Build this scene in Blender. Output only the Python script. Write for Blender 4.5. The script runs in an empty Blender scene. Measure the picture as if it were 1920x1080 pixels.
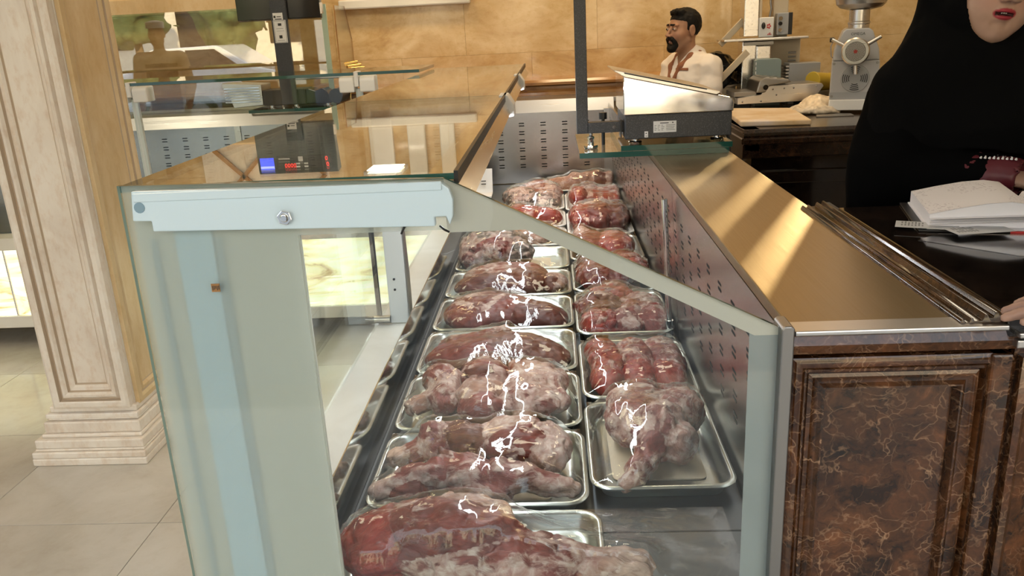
import bpy, bmesh, math, random
import numpy as np
from mathutils import Vector, Matrix, Euler
random.seed(7)
rng = np.random.default_rng(7)
sc = bpy.context.scene
COL = sc.collection
# ------------------------------------------------------------------ camera
cam_d = bpy.data.cameras.new('camera')
cam = bpy.data.objects.new('camera', cam_d); COL.objects.link(cam)
cam_d.sensor_width = 36.0; cam_d.lens = 28.887; cam_d.clip_start = 0.02
right = Vector((0.9979, 0.0432, -0.0488)); down = Vector((-0.0335, -0.3040, -0.9521))
right.normalize()
fwd = Vector((-0.0559, 0.9517, -0.3019)).normalized()
upv = right.cross(fwd).normalized(); right = fwd.cross(upv).normalized()
cam.matrix_world = Matrix(((right.x, upv.x, -fwd.x, 0.0), (right.y, upv.y, -fwd.y, 0.0),
                           (right.z, upv.z, -fwd.z, 1.5), (0, 0, 0, 1)))
sc.camera = cam
# ------------------------------------------------------------------ view, world
sc.view_settings.view_transform = 'Standard'; sc.view_settings.look = 'None'
sc.view_settings.gamma = 1.0; sc.view_settings.exposure = 0.0; sc.view_settings.use_curve_mapping = False
sc.cycles.transparent_max_bounces = 40; sc.cycles.max_bounces = 9
sc.cycles.diffuse_bounces = 4; sc.cycles.glossy_bounces = 5
sc.cycles.caustics_reflective = False; sc.cycles.caustics_refractive = False
sc.cycles.use_denoising = True
sc.cycles.sample_clamp_indirect = 6.0
w = bpy.data.worlds.new('world'); sc.world = w; w.use_nodes = True
bg = w.node_tree.nodes['Background']
bg.inputs[0].default_value = (0.80, 0.90, 1.0, 1); bg.inputs[1].default_value = 2.9
# ------------------------------------------------------------------ lights
def add_light(name, kind, loc, target=None, energy=100, color=(1, 1, 1), size=1.0, size_y=None, spread=None, angle=None, blend=None):
    d = bpy.data.lights.new(name, kind); d.energy = energy; d.color = color
    if kind == 'AREA':
        d.size = size
        if size_y: d.shape = 'RECTANGLE'; d.size_y = size_y
        if spread: d.spread = math.radians(spread)
    if kind == 'SUN': d.angle = math.radians(angle or 0.5)
    if kind == 'SPOT':
        d.spot_size = math.radians(spread or 60); d.spot_blend = blend if blend is not None else .5; d.shadow_soft_size = size
    o = bpy.data.objects.new(name, d); COL.objects.link(o); o.location = loc
    if target is not None:
        o.rotation_euler = (Vector(target) - Vector(loc)).to_track_quat('-Z', 'Y').to_euler()
    return o
SUN_DIR = Vector((-0.382, -0.858, -0.342)).normalized()      # through slits added in the back wall to streak the steel worktop
sun = add_light('sun', 'SUN', (5, 8, 6), None, 13.0, (1.0, .76, .40), angle=.9)
sun.rotation_euler = SUN_DIR.to_track_quat('-Z', 'Y').to_euler()
CEIL = 3.3
WARM = (1.0, .74, .42)
for i, x in enumerate((-2.6, -1.2, 0.2, 1.6)):            # wall washers over the back wall
    add_light('wall_washer', 'AREA', (x, 4.75, CEIL - .06), (x, 5.65, 1.6), 15, WARM, .5, .3)

# ------------------------------------------------------------------ helpers
LOC = {}
def _loc(p):
    return LOC.get(p.name, Vector((0, 0, 0))) if p else Vector((0, 0, 0))
def tag(o, label=None, cat=None, group=None, kind=None):
    if label: o['label'] = label
    if cat: o['category'] = cat
    if group: o['group'] = group
    if kind: o['kind'] = kind
    return o
def thing(name, label, cat, loc=(0, 0, 0), group=None):
    o = bpy.data.objects.new(name, None); COL.objects.link(o)
    o.empty_display_size = .05; o.location = loc; LOC[o.name] = Vector(loc)
    return tag(o, label, cat, group)
def struct_root(name, loc=(0, 0, 0)):
    o = bpy.data.objects.new(name, None); COL.objects.link(o); o.location = loc; LOC[o.name] = Vector(loc)
    o['kind'] = 'structure'; return o
def link_mesh(name, me, parent=None, loc=None):
    o = bpy.data.objects.new(name, me); COL.objects.link(o)
    if parent is not None:
        o.parent = parent; LOC[o.name] = _loc(parent)
    elif loc is not None:
        o.location = loc; LOC[o.name] = Vector(loc)
    return o
class MB:
    def __init__(s): s.v = []; s.f = []; s.m = []; s.T = None
    def add(s, vs, fs, m=0):
        b = len(s.v)
        if s.T is not None: vs = [s.T @ Vector(p) for p in vs]
        s.v += [tuple(p) for p in vs]
        s.f += [tuple(b + i for i in f) for f in fs]; s.m += [m] * len(fs); return s
    def box(s, x0, x1, y0, y1, z0, z1, m=0):
        return s.add([(x0, y0, z0), (x1, y0, z0), (x1, y1, z0), (x0, y1, z0), (x0, y0, z1), (x1, y0, z1), (x1, y1, z1), (x0, y1, z1)],
                     [(0, 3, 2, 1), (4, 5, 6, 7), (0, 1, 5, 4), (1, 2, 6, 5), (2, 3, 7, 6), (3, 0, 4, 7)], m)
    def prism(s, poly, axis, a, b, m=0):
        """poly: 2-D outline; axis 'y': (x,z) outline from y=a to b; 'x': (y,z); 'z': (x,y)"""
        n = len(poly)
        mk = {'y': lambda p, t: (p[0], t, p[1]), 'x': lambda p, t: (t, p[0], p[1]), 'z': lambda p, t: (p[0], p[1], t)}[axis]
        vs = [mk(p, a) for p in poly] + [mk(p, b) for p in poly]
        fs = [tuple(range(n)), tuple(range(2 * n - 1, n - 1, -1))] + [(i, n + i, n + (i + 1) % n, (i + 1) % n) for i in range(n)]
        return s.add(vs, fs, m)
    def cyl(s, p0, p1, r0, r1=None, seg=16, m=0, caps=True):
        r1 = r0 if r1 is None else r1
        p0 = Vector(p0); p1 = Vector(p1); d = (p1 - p0).normalized()
        a = d.orthogonal().normalized(); b = d.cross(a)
        vs = []
        for p, r in ((p0, r0), (p1, r1)):
            for i in range(seg):
                t = 2 * math.pi * i / seg
                vs.append(p + a * (r * math.cos(t)) + b * (r * math.sin(t)))
        fs = [(i, (i + 1) % seg, seg + (i + 1) % seg, seg + i) for i in range(seg)]
        if caps: fs += [tuple(range(seg - 1, -1, -1)), tuple(range(seg, 2 * seg))]
        return s.add(vs, fs, m)
    def lathe(s, prof, c, d=(0, 0, 1), seg=24, m=0):
        c = Vector(c); d = Vector(d).normalized(); a = d.orthogonal().normalized(); b = d.cross(a)
        n = len(prof); vs = []
        for r, h in prof:
            for i in range(seg):
                t = 2 * math.pi * i / seg
                vs.append(c + d * h + a * (r * math.cos(t)) + b * (r * math.sin(t)))
        fs = []
        for j in range(n - 1):
            for i in range(seg):
                k = (i + 1) % seg
                fs.append((j * seg + i, j * seg + k, (j + 1) * seg + k, (j + 1) * seg + i))
        fs += [tuple(range(seg - 1, -1, -1)), tuple(range((n - 1) * seg, n * seg))]
        return s.add(vs, fs, m)
    def tube(s, pts, r, seg=8, m=0):
        pts = [Vector(p) for p in pts]; n = len(pts); vs = []; fs = []
        rr = r if isinstance(r, (list, tuple)) else [r] * n
        a = None
        for i, p in enumerate(pts):
            d = (pts[min(i + 1, n - 1)] - pts[max(i - 1, 0)]).normalized()
            if a is None: a = d.orthogonal().normalized()
            a = (a - d * a.dot(d)).normalized(); b = d.cross(a)
            for k in range(seg):
                t = 2 * math.pi * k / seg
                vs.append(p + a * (rr[i] * math.cos(t)) + b * (rr[i] * math.sin(t)))
        for i in range(n - 1):
            for k in range(seg):
                q = (k + 1) % seg
                fs.append((i * seg + k, i * seg + q, (i + 1) * seg + q, (i + 1) * seg + k))
        fs += [tuple(range(seg - 1, -1, -1)), tuple(range((n - 1) * seg, n * seg))]
        return s.add(vs, fs, m)
    def ball(s, c, r, rz=None, seg=12, m=0):
        rz = rz or r; n = seg // 2
        prof = [(max(1e-4, r * math.sin(math.pi * j / n)), -rz * math.cos(math.pi * j / n)) for j in range(n + 1)]
        return s.lathe(prof, c, (0, 0, 1), seg, m)
    def frame(s, x0, x1, z0, z1, y, prof, m=0, axis='y'):
        """mitred rectangular moulding: prof = [(inset, out)], 'out' is towards the viewer (-y, or +x for axis 'x')"""
        vs = []; fs = []; n = len(prof)
        for ins, out in [q[:2] for q in prof]:
            for (a, b) in ((x0 + ins, z0 + ins), (x1 - ins, z0 + ins), (x1 - ins, z1 - ins), (x0 + ins, z1 - ins)):
                vs.append((a, y - out, b) if axis == 'y' else (y + out, a, b))
        for j in range(n - 1):
            for k in range(4):
                q = (k + 1) % 4
                fs.append((j * 4 + k, j * 4 + q, (j + 1) * 4 + q, (j + 1) * 4 + k))
        fs.append(((n - 1) * 4, (n - 1) * 4 + 1, (n - 1) * 4 + 2, (n - 1) * 4 + 3))
        s.add(vs, fs, m); k0 = len(s.m) - len(fs)
        for j in range(n - 1):
            if len(prof[j + 1]) > 2:
                for k in range(4): s.m[k0 + j * 4 + k] = prof[j + 1][2]
        return s
    def build(s, name, mats, parent=None, bevel=0.0, seg=2, smooth=False, loc=None, normals=True, ang=30):
        off = _loc(parent) if parent is not None else Vector(loc or (0, 0, 0))
        bm = bmesh.new()
        bv = [bm.verts.new((p[0] - off.x, p[1] - off.y, p[2] - off.z)) for p in s.v]
        for f, mi in zip(s.f, s.m):
            if len(set(f)) < 3: continue
            try:
                fc = bm.faces.new([bv[i] for i in f]); fc.material_index = mi
            except ValueError: pass
        if normals: bmesh.ops.recalc_face_normals(bm, faces=bm.faces[:])
        if bevel:
            es = [e for e in bm.edges if len(e.link_faces) == 2 and e.calc_face_angle(0) > math.radians(ang)]
            bmesh.ops.bevel(bm, geom=es, offset=bevel, segments=seg, affect='EDGES', profile=.5, clamp_overlap=True)
        me = bpy.data.meshes.new(name); bm.to_mesh(me); bm.free()
        if not isinstance(mats, (list, tuple)): mats = [mats]
        for mm in mats: me.materials.append(mm)
        if smooth:
            me.polygons.foreach_set('use_smooth', [True] * len(me.polygons))
            try: me.set_sharp_from_angle(angle=math.radians(smooth if smooth > 1 else 40))
            except Exception: pass
        return link_mesh(name, me, parent, None if parent is not None else (loc or (0, 0, 0)))
def copy_tree(o, parent=None):
    c = o.copy(); COL.objects.link(c)
    if parent is not None: c.parent = parent
    for ch in o.children: copy_tree(ch, c)
    return c
def text_mesh(name, body, size, M4, mat, parent, ext=.0004, align='CENTER'):
    cu = bpy.data.curves.new('t', 'FONT'); cu.body = body; cu.size = size; cu.extrude = ext
    cu.align_x = align; cu.align_y = 'CENTER'; cu.resolution_u = 2
    to = bpy.data.objects.new('t', cu); COL.objects.link(to)
    bpy.context.view_layer.update()
    me = bpy.data.meshes.new_from_object(to.evaluated_get(bpy.context.evaluated_depsgraph_get()))
    bpy.data.objects.remove(to); bpy.data.curves.remove(cu)
    off = _loc(parent)
    me.transform(Matrix.Translation(-off) @ M4)
    me.materials.clear(); me.materials.append(mat); me.name = name
    return link_mesh(name, me, parent)
def facing_y(x, y, z):       # text lying in the xz plane, read from -y
    return Matrix.Translation((x, y, z)) @ Matrix.Rotation(math.radians(90), 4, 'X')
# ------------------------------------------------------------------ materials
def newmat(name):
    m = bpy.data.materials.new(name); m.use_nodes = True
    return m, m.node_tree, m.node_tree.nodes, m.node_tree.links, m.node_tree.nodes['Principled BSDF']
def P(name, base, rough=.5, metal=0., spec=.5, coat=0., emis=None, es=0., alpha=None, trans=None, sheen=0):
    m, t, n, l, b = newmat(name)
    b.inputs['Base Color'].default_value = (*base, 1); b.inputs['Roughness'].default_value = rough
    b.inputs['Metallic'].default_value = metal; b.inputs['Specular IOR Level'].default_value = spec
    b.inputs['Coat Weight'].default_value = coat
    if sheen: b.inputs['Sheen Weight'].default_value = sheen
    if emis: b.inputs['Emission Color'].default_value = (*emis, 1); b.inputs['Emission Strength'].default_value = es
    return m
def nd(t, typ, **kw):
    x = t.nodes.new(typ)
    for k, v in kw.items():
        if hasattr(x, k): setattr(x, k, v)
        else: x.inputs[k].default_value = v
    return x
def coords(t, scale=(1, 1, 1), kind='Object', rot=(0, 0, 0)):
    tc = nd(t, 'ShaderNodeTexCoord'); mp = nd(t, 'ShaderNodeMapping')
    mp.inputs['Scale'].default_value = scale; mp.inputs['Rotation'].default_value = rot
    t.links.new(tc.outputs[kind], mp.inputs['Vector'])
    oi = nd(t, 'ShaderNodeObjectInfo'); mu = nd(t, 'ShaderNodeVectorMath', operation='ADD')
    cm = nd(t, 'ShaderNodeCombineXYZ'); ml = nd(t, 'ShaderNodeMath', operation='MULTIPLY'); ml.inputs[1].default_value = 17.0
    t.links.new(oi.outputs['Random'], ml.inputs[0])
    for i in range(3): t.links.new(ml.outputs[0], cm.inputs[i])
    t.links.new(mp.outputs[0], mu.inputs[0]); t.links.new(cm.outputs[0], mu.inputs[1])
    return mu.outputs[0]
def ramp(t, fac, stops):
    r = nd(t, 'ShaderNodeValToRGB'); e = r.color_ramp.elements
    while len(e) < len(stops): e.new(.5)
    for el, (p, c) in zip(e, stops): el.position = p; el.color = (*c, 1)
    t.links.new(fac, r.inputs[0]); return r.outputs[0]
def noise(t, vec, scale, detail=4, rough=.55, dist=0.):
    x = nd(t, 'ShaderNodeTexNoise'); x.inputs['Scale'].default_value = scale; x.inputs['Detail'].default_value = detail
    x.inputs['Roughness'].default_value = rough; x.inputs['Distortion'].default_value = dist
    t.links.new(vec, x.inputs['Vector']); return x
def mix(t, fac, a, b, mode='MIX'):
    x = nd(t, 'ShaderNodeMix', data_type='RGBA', blend_type=mode)
    for s, v in ((x.inputs[0], fac), (x.inputs[6], a), (x.inputs[7], b)):
        if hasattr(v, 'is_linked') or hasattr(v, 'node'): t.links.new(v, s)
        elif isinstance(v, (int, float)): s.default_value = v
        else: s.default_value = (*v, 1)
    return x.outputs[2]
def mth(t, op, a, b=None, clamp=False):
    x = nd(t, 'ShaderNodeMath', operation=op); x.use_clamp = clamp
    for i, v in enumerate((a, b)):
        if v is None: continue
        if isinstance(v, (int, float)): x.inputs[i].default_value = v
        else: t.links.new(v, x.inputs[i])
    return x.outputs[0]
def bump(t, b, h, strength=.2, dist=.01):
    x = nd(t, 'ShaderNodeBump'); x.inputs['Strength'].default_value = strength; x.inputs['Distance'].default_value = dist
    t.links.new(h, x.inputs['Height']); t.links.new(x.outputs[0], b.inputs['Normal'])
def stone(name, stops, scale=3., rough=.25, dist=1.2, stretch=(1, 1, 1), fine=None, bmp=0., coat=0.):
    m, t, n, l, b = newmat(name); v = coords(t, stretch)
    a = noise(t, v, scale, 6, .6, dist); c = ramp(t, a.outputs[0], stops)
    if fine:
        f = noise(t, v, scale * 9, 4, .7); fr = ramp(t, f.outputs[0], [(.32, fine), (.52, (1, 1, 1))])
        c = mix(t, .55, c, fr, 'MULTIPLY')
    l.new(c, b.inputs['Base Color']); b.inputs['Roughness'].default_value = rough; b.inputs['Coat Weight'].default_value = coat
    if bmp: bump(t, b, a.outputs[0], bmp, .004)
    return m
m_wall = stone('travertine_wall', [(.22, (.44, .28, .12)), (.42, (.60, .42, .21)), (.6, (.70, .53, .30)), (.8, (.80, .66, .44))], 2.2, .11, 1.8, (1, 1, 1.6), (.82, .72, .58))
m_wallbase = P('plaster_wall', (.62, .47, .28), .6)
m_pillar = stone('cream_marble', [(.25, (.62, .53, .45)), (.5, (.75, .68, .60)), (.75, (.84, .79, .73))], 4., .35, 1., (1, 1, .5), (.84, .72, .62), .05)
m_grime_shade = P('grime_shade_joint', (.48, .38, .28), .8)  # brown grime in moulding crevices, with the shade flat light leaves out painted in
m_pilsh = stone('honey_marble', [(.25, (.52, .37, .19)), (.5, (.66, .50, .29)), (.75, (.76, .62, .42))], 3., .35, 1., (1, 1, .5), (.88, .78, .62), .05)
m_floor = stone('cream_floor_tile', [(.25, (.42, .385, .33)), (.5, (.50, .465, .41)), (.8, (.56, .53, .48))], 2.2, .12, 1.5, (1, 1, 1), (.93, .90, .86))
m_grout = P('floor_grout', (.26, .22, .17), .8)
m_ceil = P('ceiling_white', (.80, .78, .74), .8)
m_ledge = stone('amber_marble', [(.25, (.24, .10, .03)), (.5, (.42, .21, .07)), (.8, (.58, .34, .14))], 6., .15, 1.5, (.3, 1, 1), None)
def emperador(name, dark, mid, vein, rough=.08, sc_=9., veinamt=1.0):
    m, t, n, l, b = newmat(name); v = coords(t)
    w1 = noise(t, v, 5., 5, .6); d = nd(t, 'ShaderNodeVectorMath', operation='SCALE'); d.inputs[3].default_value = .22
    l.new(w1.outputs['Color'], d.inputs[0]); ad = nd(t, 'ShaderNodeVectorMath', operation='ADD'); l.new(v, ad.inputs[0]); l.new(d.outputs[0], ad.inputs[1])
    base = ramp(t, noise(t, ad.outputs[0], 8., 6, .65, .6).outputs[0], [(.3, dark), (.47, tuple((a + c) / 2 for a, c in zip(dark, mid))), (.62, mid), (.8, tuple(x * 1.5 for x in mid))])
    bl = noise(t, ad.outputs[0], 17., 5, .7, 1.0); col = mix(t, .9, base, ramp(t, bl.outputs[0], [(.34, (.18, .15, .13)), (.47, (.85, .85, .85)), (.60, (1.2, 1.15, 1.1)), (.72, (1.9, 1.8, 1.7))]), 'MULTIPLY')
    for s_, wd, st in ((sc_, .015, .75), (sc_ * 2.4, .034, .60), (sc_ * 5.5, .075, .42)):
        vo = nd(t, 'ShaderNodeTexVoronoi', feature='DISTANCE_TO_EDGE'); vo.inputs['Scale'].default_value = s_
        l.new(ad.outputs[0], vo.inputs['Vector'])
        e = mth(t, 'SUBTRACT', 1.0, mth(t, 'DIVIDE', vo.outputs['Distance'], wd), True)
        msk = nd(t, 'ShaderNodeMapRange'); msk.inputs[1].default_value = .45; msk.inputs[2].default_value = .66
        l.new(noise(t, v, s_ * .55, 4, .6).outputs[0], msk.inputs[0])
        f = mth(t, 'MULTIPLY', mth(t, 'MULTIPLY', mth(t, 'POWER', e, 1.6), msk.outputs[0]), st * veinamt)
        col = mix(t, f, col, vein)
    l.new(col, b.inputs['Base Color']); b.inputs['Roughness'].default_value = rough
    return m
m_emp = emperador('brown_emperador_marble', (.008, .003, .0015), (.11, .043, .016), (.46, .27, .15), .12, 7., 1.2)
m_empd = emperador('dark_emperador_marble', (.006, .004, .003), (.016, .010, .007), (.07, .05, .03), .07, 9., .35)
m_empm = emperador('counter_marble', (.008, .004, .003), (.03, .015, .008), (.16, .09, .05), .2, 12., .5)
m_emps = emperador('dark_brown_moulding_marble', (.006, .003, .0015), (.10, .045, .016), (.24, .13, .06), .11, 26., .6)
def metal(name, base, rough, stretch=None, amt=.12, metal_=1.0, bmp=.0):
    m, t, n, l, b = newmat(name)
    b.inputs['Base Color'].default_value = (*base, 1); b.inputs['Metallic'].default_value = metal_; b.inputs['Roughness'].default_value = rough
    if stretch:
        v = coords(t, stretch); a = noise(t, v, 1.0, 3, .6)
        mr = nd(t, 'ShaderNodeMapRange'); mr.inputs[3].default_value = max(.02, rough - amt); mr.inputs[4].default_value = rough + amt
        l.new(a.outputs[0], mr.inputs[0]); l.new(mr.outputs[0], b.inputs['Roughness'])
        if bmp: bump(t, b, a.outputs[0], bmp, .002)
    return m
m_steel = metal('brushed_steel', (.62, .60, .58), .30, (3, 90, 90), .08)
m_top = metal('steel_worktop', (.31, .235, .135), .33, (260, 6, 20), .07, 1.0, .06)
m_perf = metal('satin_steel_panel', (.50, .49, .485), .235, (4, 4, 4), .05)
m_chrome = metal('chrome', (.80, .80, .80), .06)
m_mirror = metal('polished_steel', (.72, .70, .68), .09, (30, 8, 30), .05)
m_tray = metal('steel_tray', (.50, .53, .50), .30, (14, 14, 14), .05)
m_deck = metal('deck_steel', (.12, .13, .14), .42, (6, 40, 6), .06)
m_darksteel = metal('dark_steel', (.30, .29, .28), .35)
m_alu = metal('aluminium_profile', (.74, .70, .66), .25, (90, 3, 90), .08)
m_brass = metal('brass', (.70, .46, .16), .2)
m_black = P('black_plastic', (.012, .012, .013), .4)
m_blackgl = P('black_gloss', (.008, .008, .009), .12)
m_rubber = P('black_rubber', (.015, .015, .015), .7)
m_slot = P('slot_black', (.004, .004, .004), .9)
m_white = P('white_plastic', (.80, .80, .80), .35)
m_whitem = P('white_enamel', (.78, .80, .82), .3)
m_sill = stone('white_sill_stone', [(.3, (.68, .66, .62)), (.6, (.77, .76, .73)), (.8, (.82, .82, .80))], 3., .08, 1., (1, 1, 1))
m_bluem = P('pale_blue_enamel', (.66, .80, .87), .3, coat=.3)
m_bluel = P('pale_blue_post', (.50, .76, .95), .35)
m_blued = P('slate_blue_strip', (.22, .34, .42), .4)
m_back = P('grey_green_panel', (.60, .585, .51), .5)
m_label = P('white_label', (.82, .82, .82), .5)
m_ink = P('ink', (.03, .03, .03), .6)
m_red = P('red_print', (.55, .03, .03), .5)
m_led = P('red_digits', (.2, .0, .0), .5, emis=(1, .03, .02), es=3.0)
m_lcd = P('blue_lcd', (.02, .03, .4), .3, emis=(.05, .08, 1.0), es=2.5)
m_lcdl = P('blue_lcd_line', (.2, .2, .6), .3, emis=(.35, .4, 1.0), es=2.5)
m_window = P('display_window', (.02, .012, .012), .12)
m_film_grey = P('grey_glass_print', (.64, .585, .52), .3)
def speckle(name):
    m, t, n, l, b = newmat(name); v = coords(t); a = noise(t, v, 420., 2, .5)
    c = ramp(t, a.outputs[0], [(.56, (.030, .033, .040)), (.66, (.09, .095, .105))])
    l.new(c, b.inputs['Base Color']); b.inputs['Roughness'].default_value = .45
    bump(t, b, a.outputs[0], .25, .001); return m
m_powder = speckle('speckled_black_powder_coat')
def thinglass(name, f0=.05, tint=(.96, .985, .975), rough=.0, wr=0., wscale=(9, 14, 9), refl=1.0, power=5.0):
    """thin sheet of clear glass or film: Schlick mix of see-through and mirror on each face"""
    m, t, n, l, b = newmat(name); n.remove(b)
    out = n['Material Output']
    tr = nd(t, 'ShaderNodeBsdfTransparent'); tr.inputs[0].default_value = (*tint, 1)
    gl = nd(t, 'ShaderNodeBsdfGlossy'); gl.inputs['Roughness'].default_value = rough; gl.inputs[0].default_value = (refl, refl, refl, 1)
    lw = nd(t, 'ShaderNodeLayerWeight'); lw.inputs[0].default_value = .5
    f = mth(t, 'ADD', mth(t, 'MULTIPLY', mth(t, 'POWER', lw.outputs['Facing'], power), 1 - f0), f0, True)
    mx = nd(t, 'ShaderNodeMixShader'); l.new(f, mx.inputs[0]); l.new(tr.outputs[0], mx.inputs[1]); l.new(gl.outputs[0], mx.inputs[2])
    l.new(mx.outputs[0], out.inputs[0])
    if wr:
        v = coords(t, wscale); a = noise(t, v, 1.0, 4, .55, 1.4)
        bp = nd(t, 'ShaderNodeBump'); bp.inputs['Strength'].default_value = wr; bp.inputs['Distance'].default_value = .02
        l.new(a.outputs[0], bp.inputs['Height']); l.new(bp.outputs[0], gl.inputs['Normal'])
    return m
m_glass = thinglass('clear_glass', .028)
m_glasst = thinglass('top_glass', .05, (.90, .90, .86))
m_glassr = thinglass('reflective_glass', .16, (.80, .80, .74))
m_cling = thinglass('cling_film', .045, (.985, .985, .985), .012, .10, (8, 10, 8))
m_gedge = P('green_glass_edge', (.02, .085, .065), .1, coat=.5)
m_gedgel = P('pale_glass_edge', (.42, .55, .46), .15)
def frosted(name, col, op):
    m, t, n, l, b = newmat(name)
    out = n['Material Output']; tr = nd(t, 'ShaderNodeBsdfTransparent')
    b.inputs['Base Color'].default_value = (*col, 1); b.inputs['Roughness'].default_value = .3
    mx = nd(t, 'ShaderNodeMixShader'); mx.inputs[0].default_value = op
    l.new(tr.outputs[0], mx.inputs[1]); l.new(b.outputs[0], mx.inputs[2]); l.new(mx.outputs[0], out.inputs[0]); return m
m_frost = frosted('frosted_print', (.72, .72, .67), .33)
m_frostr = frosted('frosted_print_thin', (.42, .45, .46), .62)
def onyx(name):
    m, t, n, l, b = newmat(name); v = coords(t, (1.2, 1, 5.0))
    a = noise(t, v, 2.2, 5, .6, 1.8)
    c = ramp(t, a.outputs[0], [(.28, (.50, .36, .16)), (.42, (.92, .86, .50)), (.55, (.95, 1.0, .72)), (.75, (1.0, 1.0, .93))])
    l.new(c, b.inputs['Base Color']); l.new(c, b.inputs['Emission Color']); b.inputs['Emission Strength'].default_value = 1.1
    b.inputs['Roughness'].default_value = .1; return m
m_onyx = onyx('backlit_onyx')
m_tube = P('light_tube', (1, 1, 1), .5, emis=(.95, .97, 1.0), es=30.0)
m_panel = P('lamp_diffuser', (1, 1, 1), .5, emis=(1.0, .86, .64), es=11.0)
# meat: colour attribute plus fine fibres
def meatmat(name):
    m, t, n, l, b = newmat(name)
    at = nd(t, 'ShaderNodeAttribute', attribute_name='Col'); fa = nd(t, 'ShaderNodeAttribute', attribute_name='Fat')
    tc = nd(t, 'ShaderNodeTexCoord'); fi = nd(t, 'ShaderNodeAttribute', attribute_name='Fib')
    a = noise(t, fi.outputs['Vector'], 1.0, 5, .68, 1.0)              # fibres, stretched along the muscle
    g = noise(t, tc.outputs['Object'], 48., 4, .6, .8)
    f = ramp(t, a.outputs[0], [(.28, (.48, .36, .36)), (.5, (1, 1, 1)), (.72, (1.35, 1.38, 1.36))])
    lean = mix(t, .85, at.outputs['Color'], f, 'MULTIPLY')
    e = mth(t, 'ADD', fa.outputs['Fac'], mth(t, 'MULTIPLY', mth(t, 'SUBTRACT', a.outputs[0], .5), .42))
    e = mth(t, 'ADD', e, mth(t, 'MULTIPLY', mth(t, 'SUBTRACT', g.outputs[0], .5), .12))
    mr = nd(t, 'ShaderNodeMapRange', interpolation_type='SMOOTHSTEP'); mr.inputs[1].default_value = .55; mr.inputs[2].default_value = .69; mr.inputs[4].default_value = .85
    l.new(e, mr.inputs[0])
    fatc = ramp(t, g.outputs[0], [(.32, (.34, .17, .14)), (.5, (.50, .34, .29)), (.68, (.68, .56, .50))])
    c = mix(t, mr.outputs[0], lean, fatc)
    l.new(c, b.inputs['Base Color']); b.inputs['Roughness'].default_value = .3; b.inputs['Specular IOR Level'].default_value = .45
    bump(t, b, mth(t, 'ADD', a.outputs[0], mth(t, 'MULTIPLY', mr.outputs[0], .5)), .45, .004); return m
m_meat = meatmat('raw_meat')
def colattr(name, rough=.6, sheen=0., spec=.4):
    m, t, n, l, b = newmat(name); at = nd(t, 'ShaderNodeAttribute', attribute_name='Col')
    l.new(at.outputs['Color'], b.inputs['Base Color']); b.inputs['Roughness'].default_value = rough
    b.inputs['Specular IOR Level'].default_value = spec
    return m
m_skin = colattr('skin', .45); m_paintcloth = colattr('cloth_coloured', .85, 0., .2)
m_robe = P('black_cloth', (.0022, .0022, .0024), .9, spec=.04)
m_hijab = P('black_headscarf', (.0032, .0032, .0034), .9, spec=.05)
m_hair = P('black_hair', (.006, .005, .0045), .6, spec=.2)
m_shirt = P('cream_shirt', (.80, .73, .68), .8, spec=.2)
m_brown = P('brown_stripe_cloth', (.26, .10, .05), .8)
m_eye = P('eye_white', (.50, .46, .43), .3); m_iris = P('iris', (.02, .012, .008), .1); m_teeth = P('teeth', (.75, .72, .65), .3)
m_paper = P('paper', (.80, .78, .80), .7)
m_board = P('plastic_cutting_board', (.80, .66, .52), .45)
m_yellow = P('yellow_tin', (.55, .40, .05), .35)
m_crate = P('olive_crate', (.24, .20, .02), .5)
m_bagblack = P('black_bin_bag', (.008, .008, .009), .22)
m_beige = P('beige_enamel', (.60, .51, .38), .5)
m_greyen = P('grey_enamel', (.36, .37, .39), .35)
m_grindw = P('grinder_white', (.46, .46, .48), .3)
m_pad = P('absorbent_pad', (.66, .55, .40), .8)
m_foam = P('white_foam_tray', (.72, .72, .68), .45)
m_bluebox = frosted('bluish_acrylic', (.30, .38, .38), .75)
# ------------------------------------------------------------------ signed-distance modelling
_tbl = rng.random((32, 32, 32))
def vnoise(p):
    i = np.floor(p).astype(int); f = p - i; f = f * f * (3 - 2 * f)
    i0 = i & 31; i1 = (i + 1) & 31
    x0, y0, z0 = i0[..., 0], i0[..., 1], i0[..., 2]; x1, y1, z1 = i1[..., 0], i1[..., 1], i1[..., 2]
    fx, fy, fz = f[..., 0], f[..., 1], f[..., 2]
    a = _tbl[x0, y0, z0] * (1 - fx) + _tbl[x1, y0, z0] * fx; b = _tbl[x0, y1, z0] * (1 - fx) + _tbl[x1, y1, z0] * fx
    c = _tbl[x0, y0, z1] * (1 - fx) + _tbl[x1, y0, z1] * fx; d = _tbl[x0, y1, z1] * (1 - fx) + _tbl[x1, y1, z1] * fx
    return (a * (1 - fy) + b * fy) * (1 - fz) + (c * (1 - fy) + d * fy) * fz
def fbm(p, o=3):
    s = 0; a = .5; tot = 0
    for k in range(o):
        s = s + a * vnoise(p * (2 ** k) + 7.3 * k); tot += a; a *= .5
    return s / tot
def sm(x, a, b):
    t = np.clip((x - a) / (b - a), 0, 1); return t * t * (3 - 2 * t)
def smin(a, b, k):
    h = np.clip(.5 + .5 * (b - a) / k, 0, 1); return b * (1 - h) + a * h - k * h * (1 - h)
def smax(a, b, k): return -smin(-a, -b, k)
def d_ell(p, c, r, rot=0., R=None):
    q = p - np.array(c)
    if R is not None: q = q @ np.array(R)
    elif rot:
        cs, sn = math.cos(rot), math.sin(rot)
        q = np.stack([q[..., 0] * cs + q[..., 1] * sn, -q[..., 0] * sn + q[..., 1] * cs, q[..., 2]], -1)
    r = np.array(r); k0 = np.linalg.norm(q / r, axis=-1); k1 = np.linalg.norm(q / (r * r), axis=-1)
    return k0 * (k0 - 1) / np.maximum(k1, 1e-9)
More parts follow.
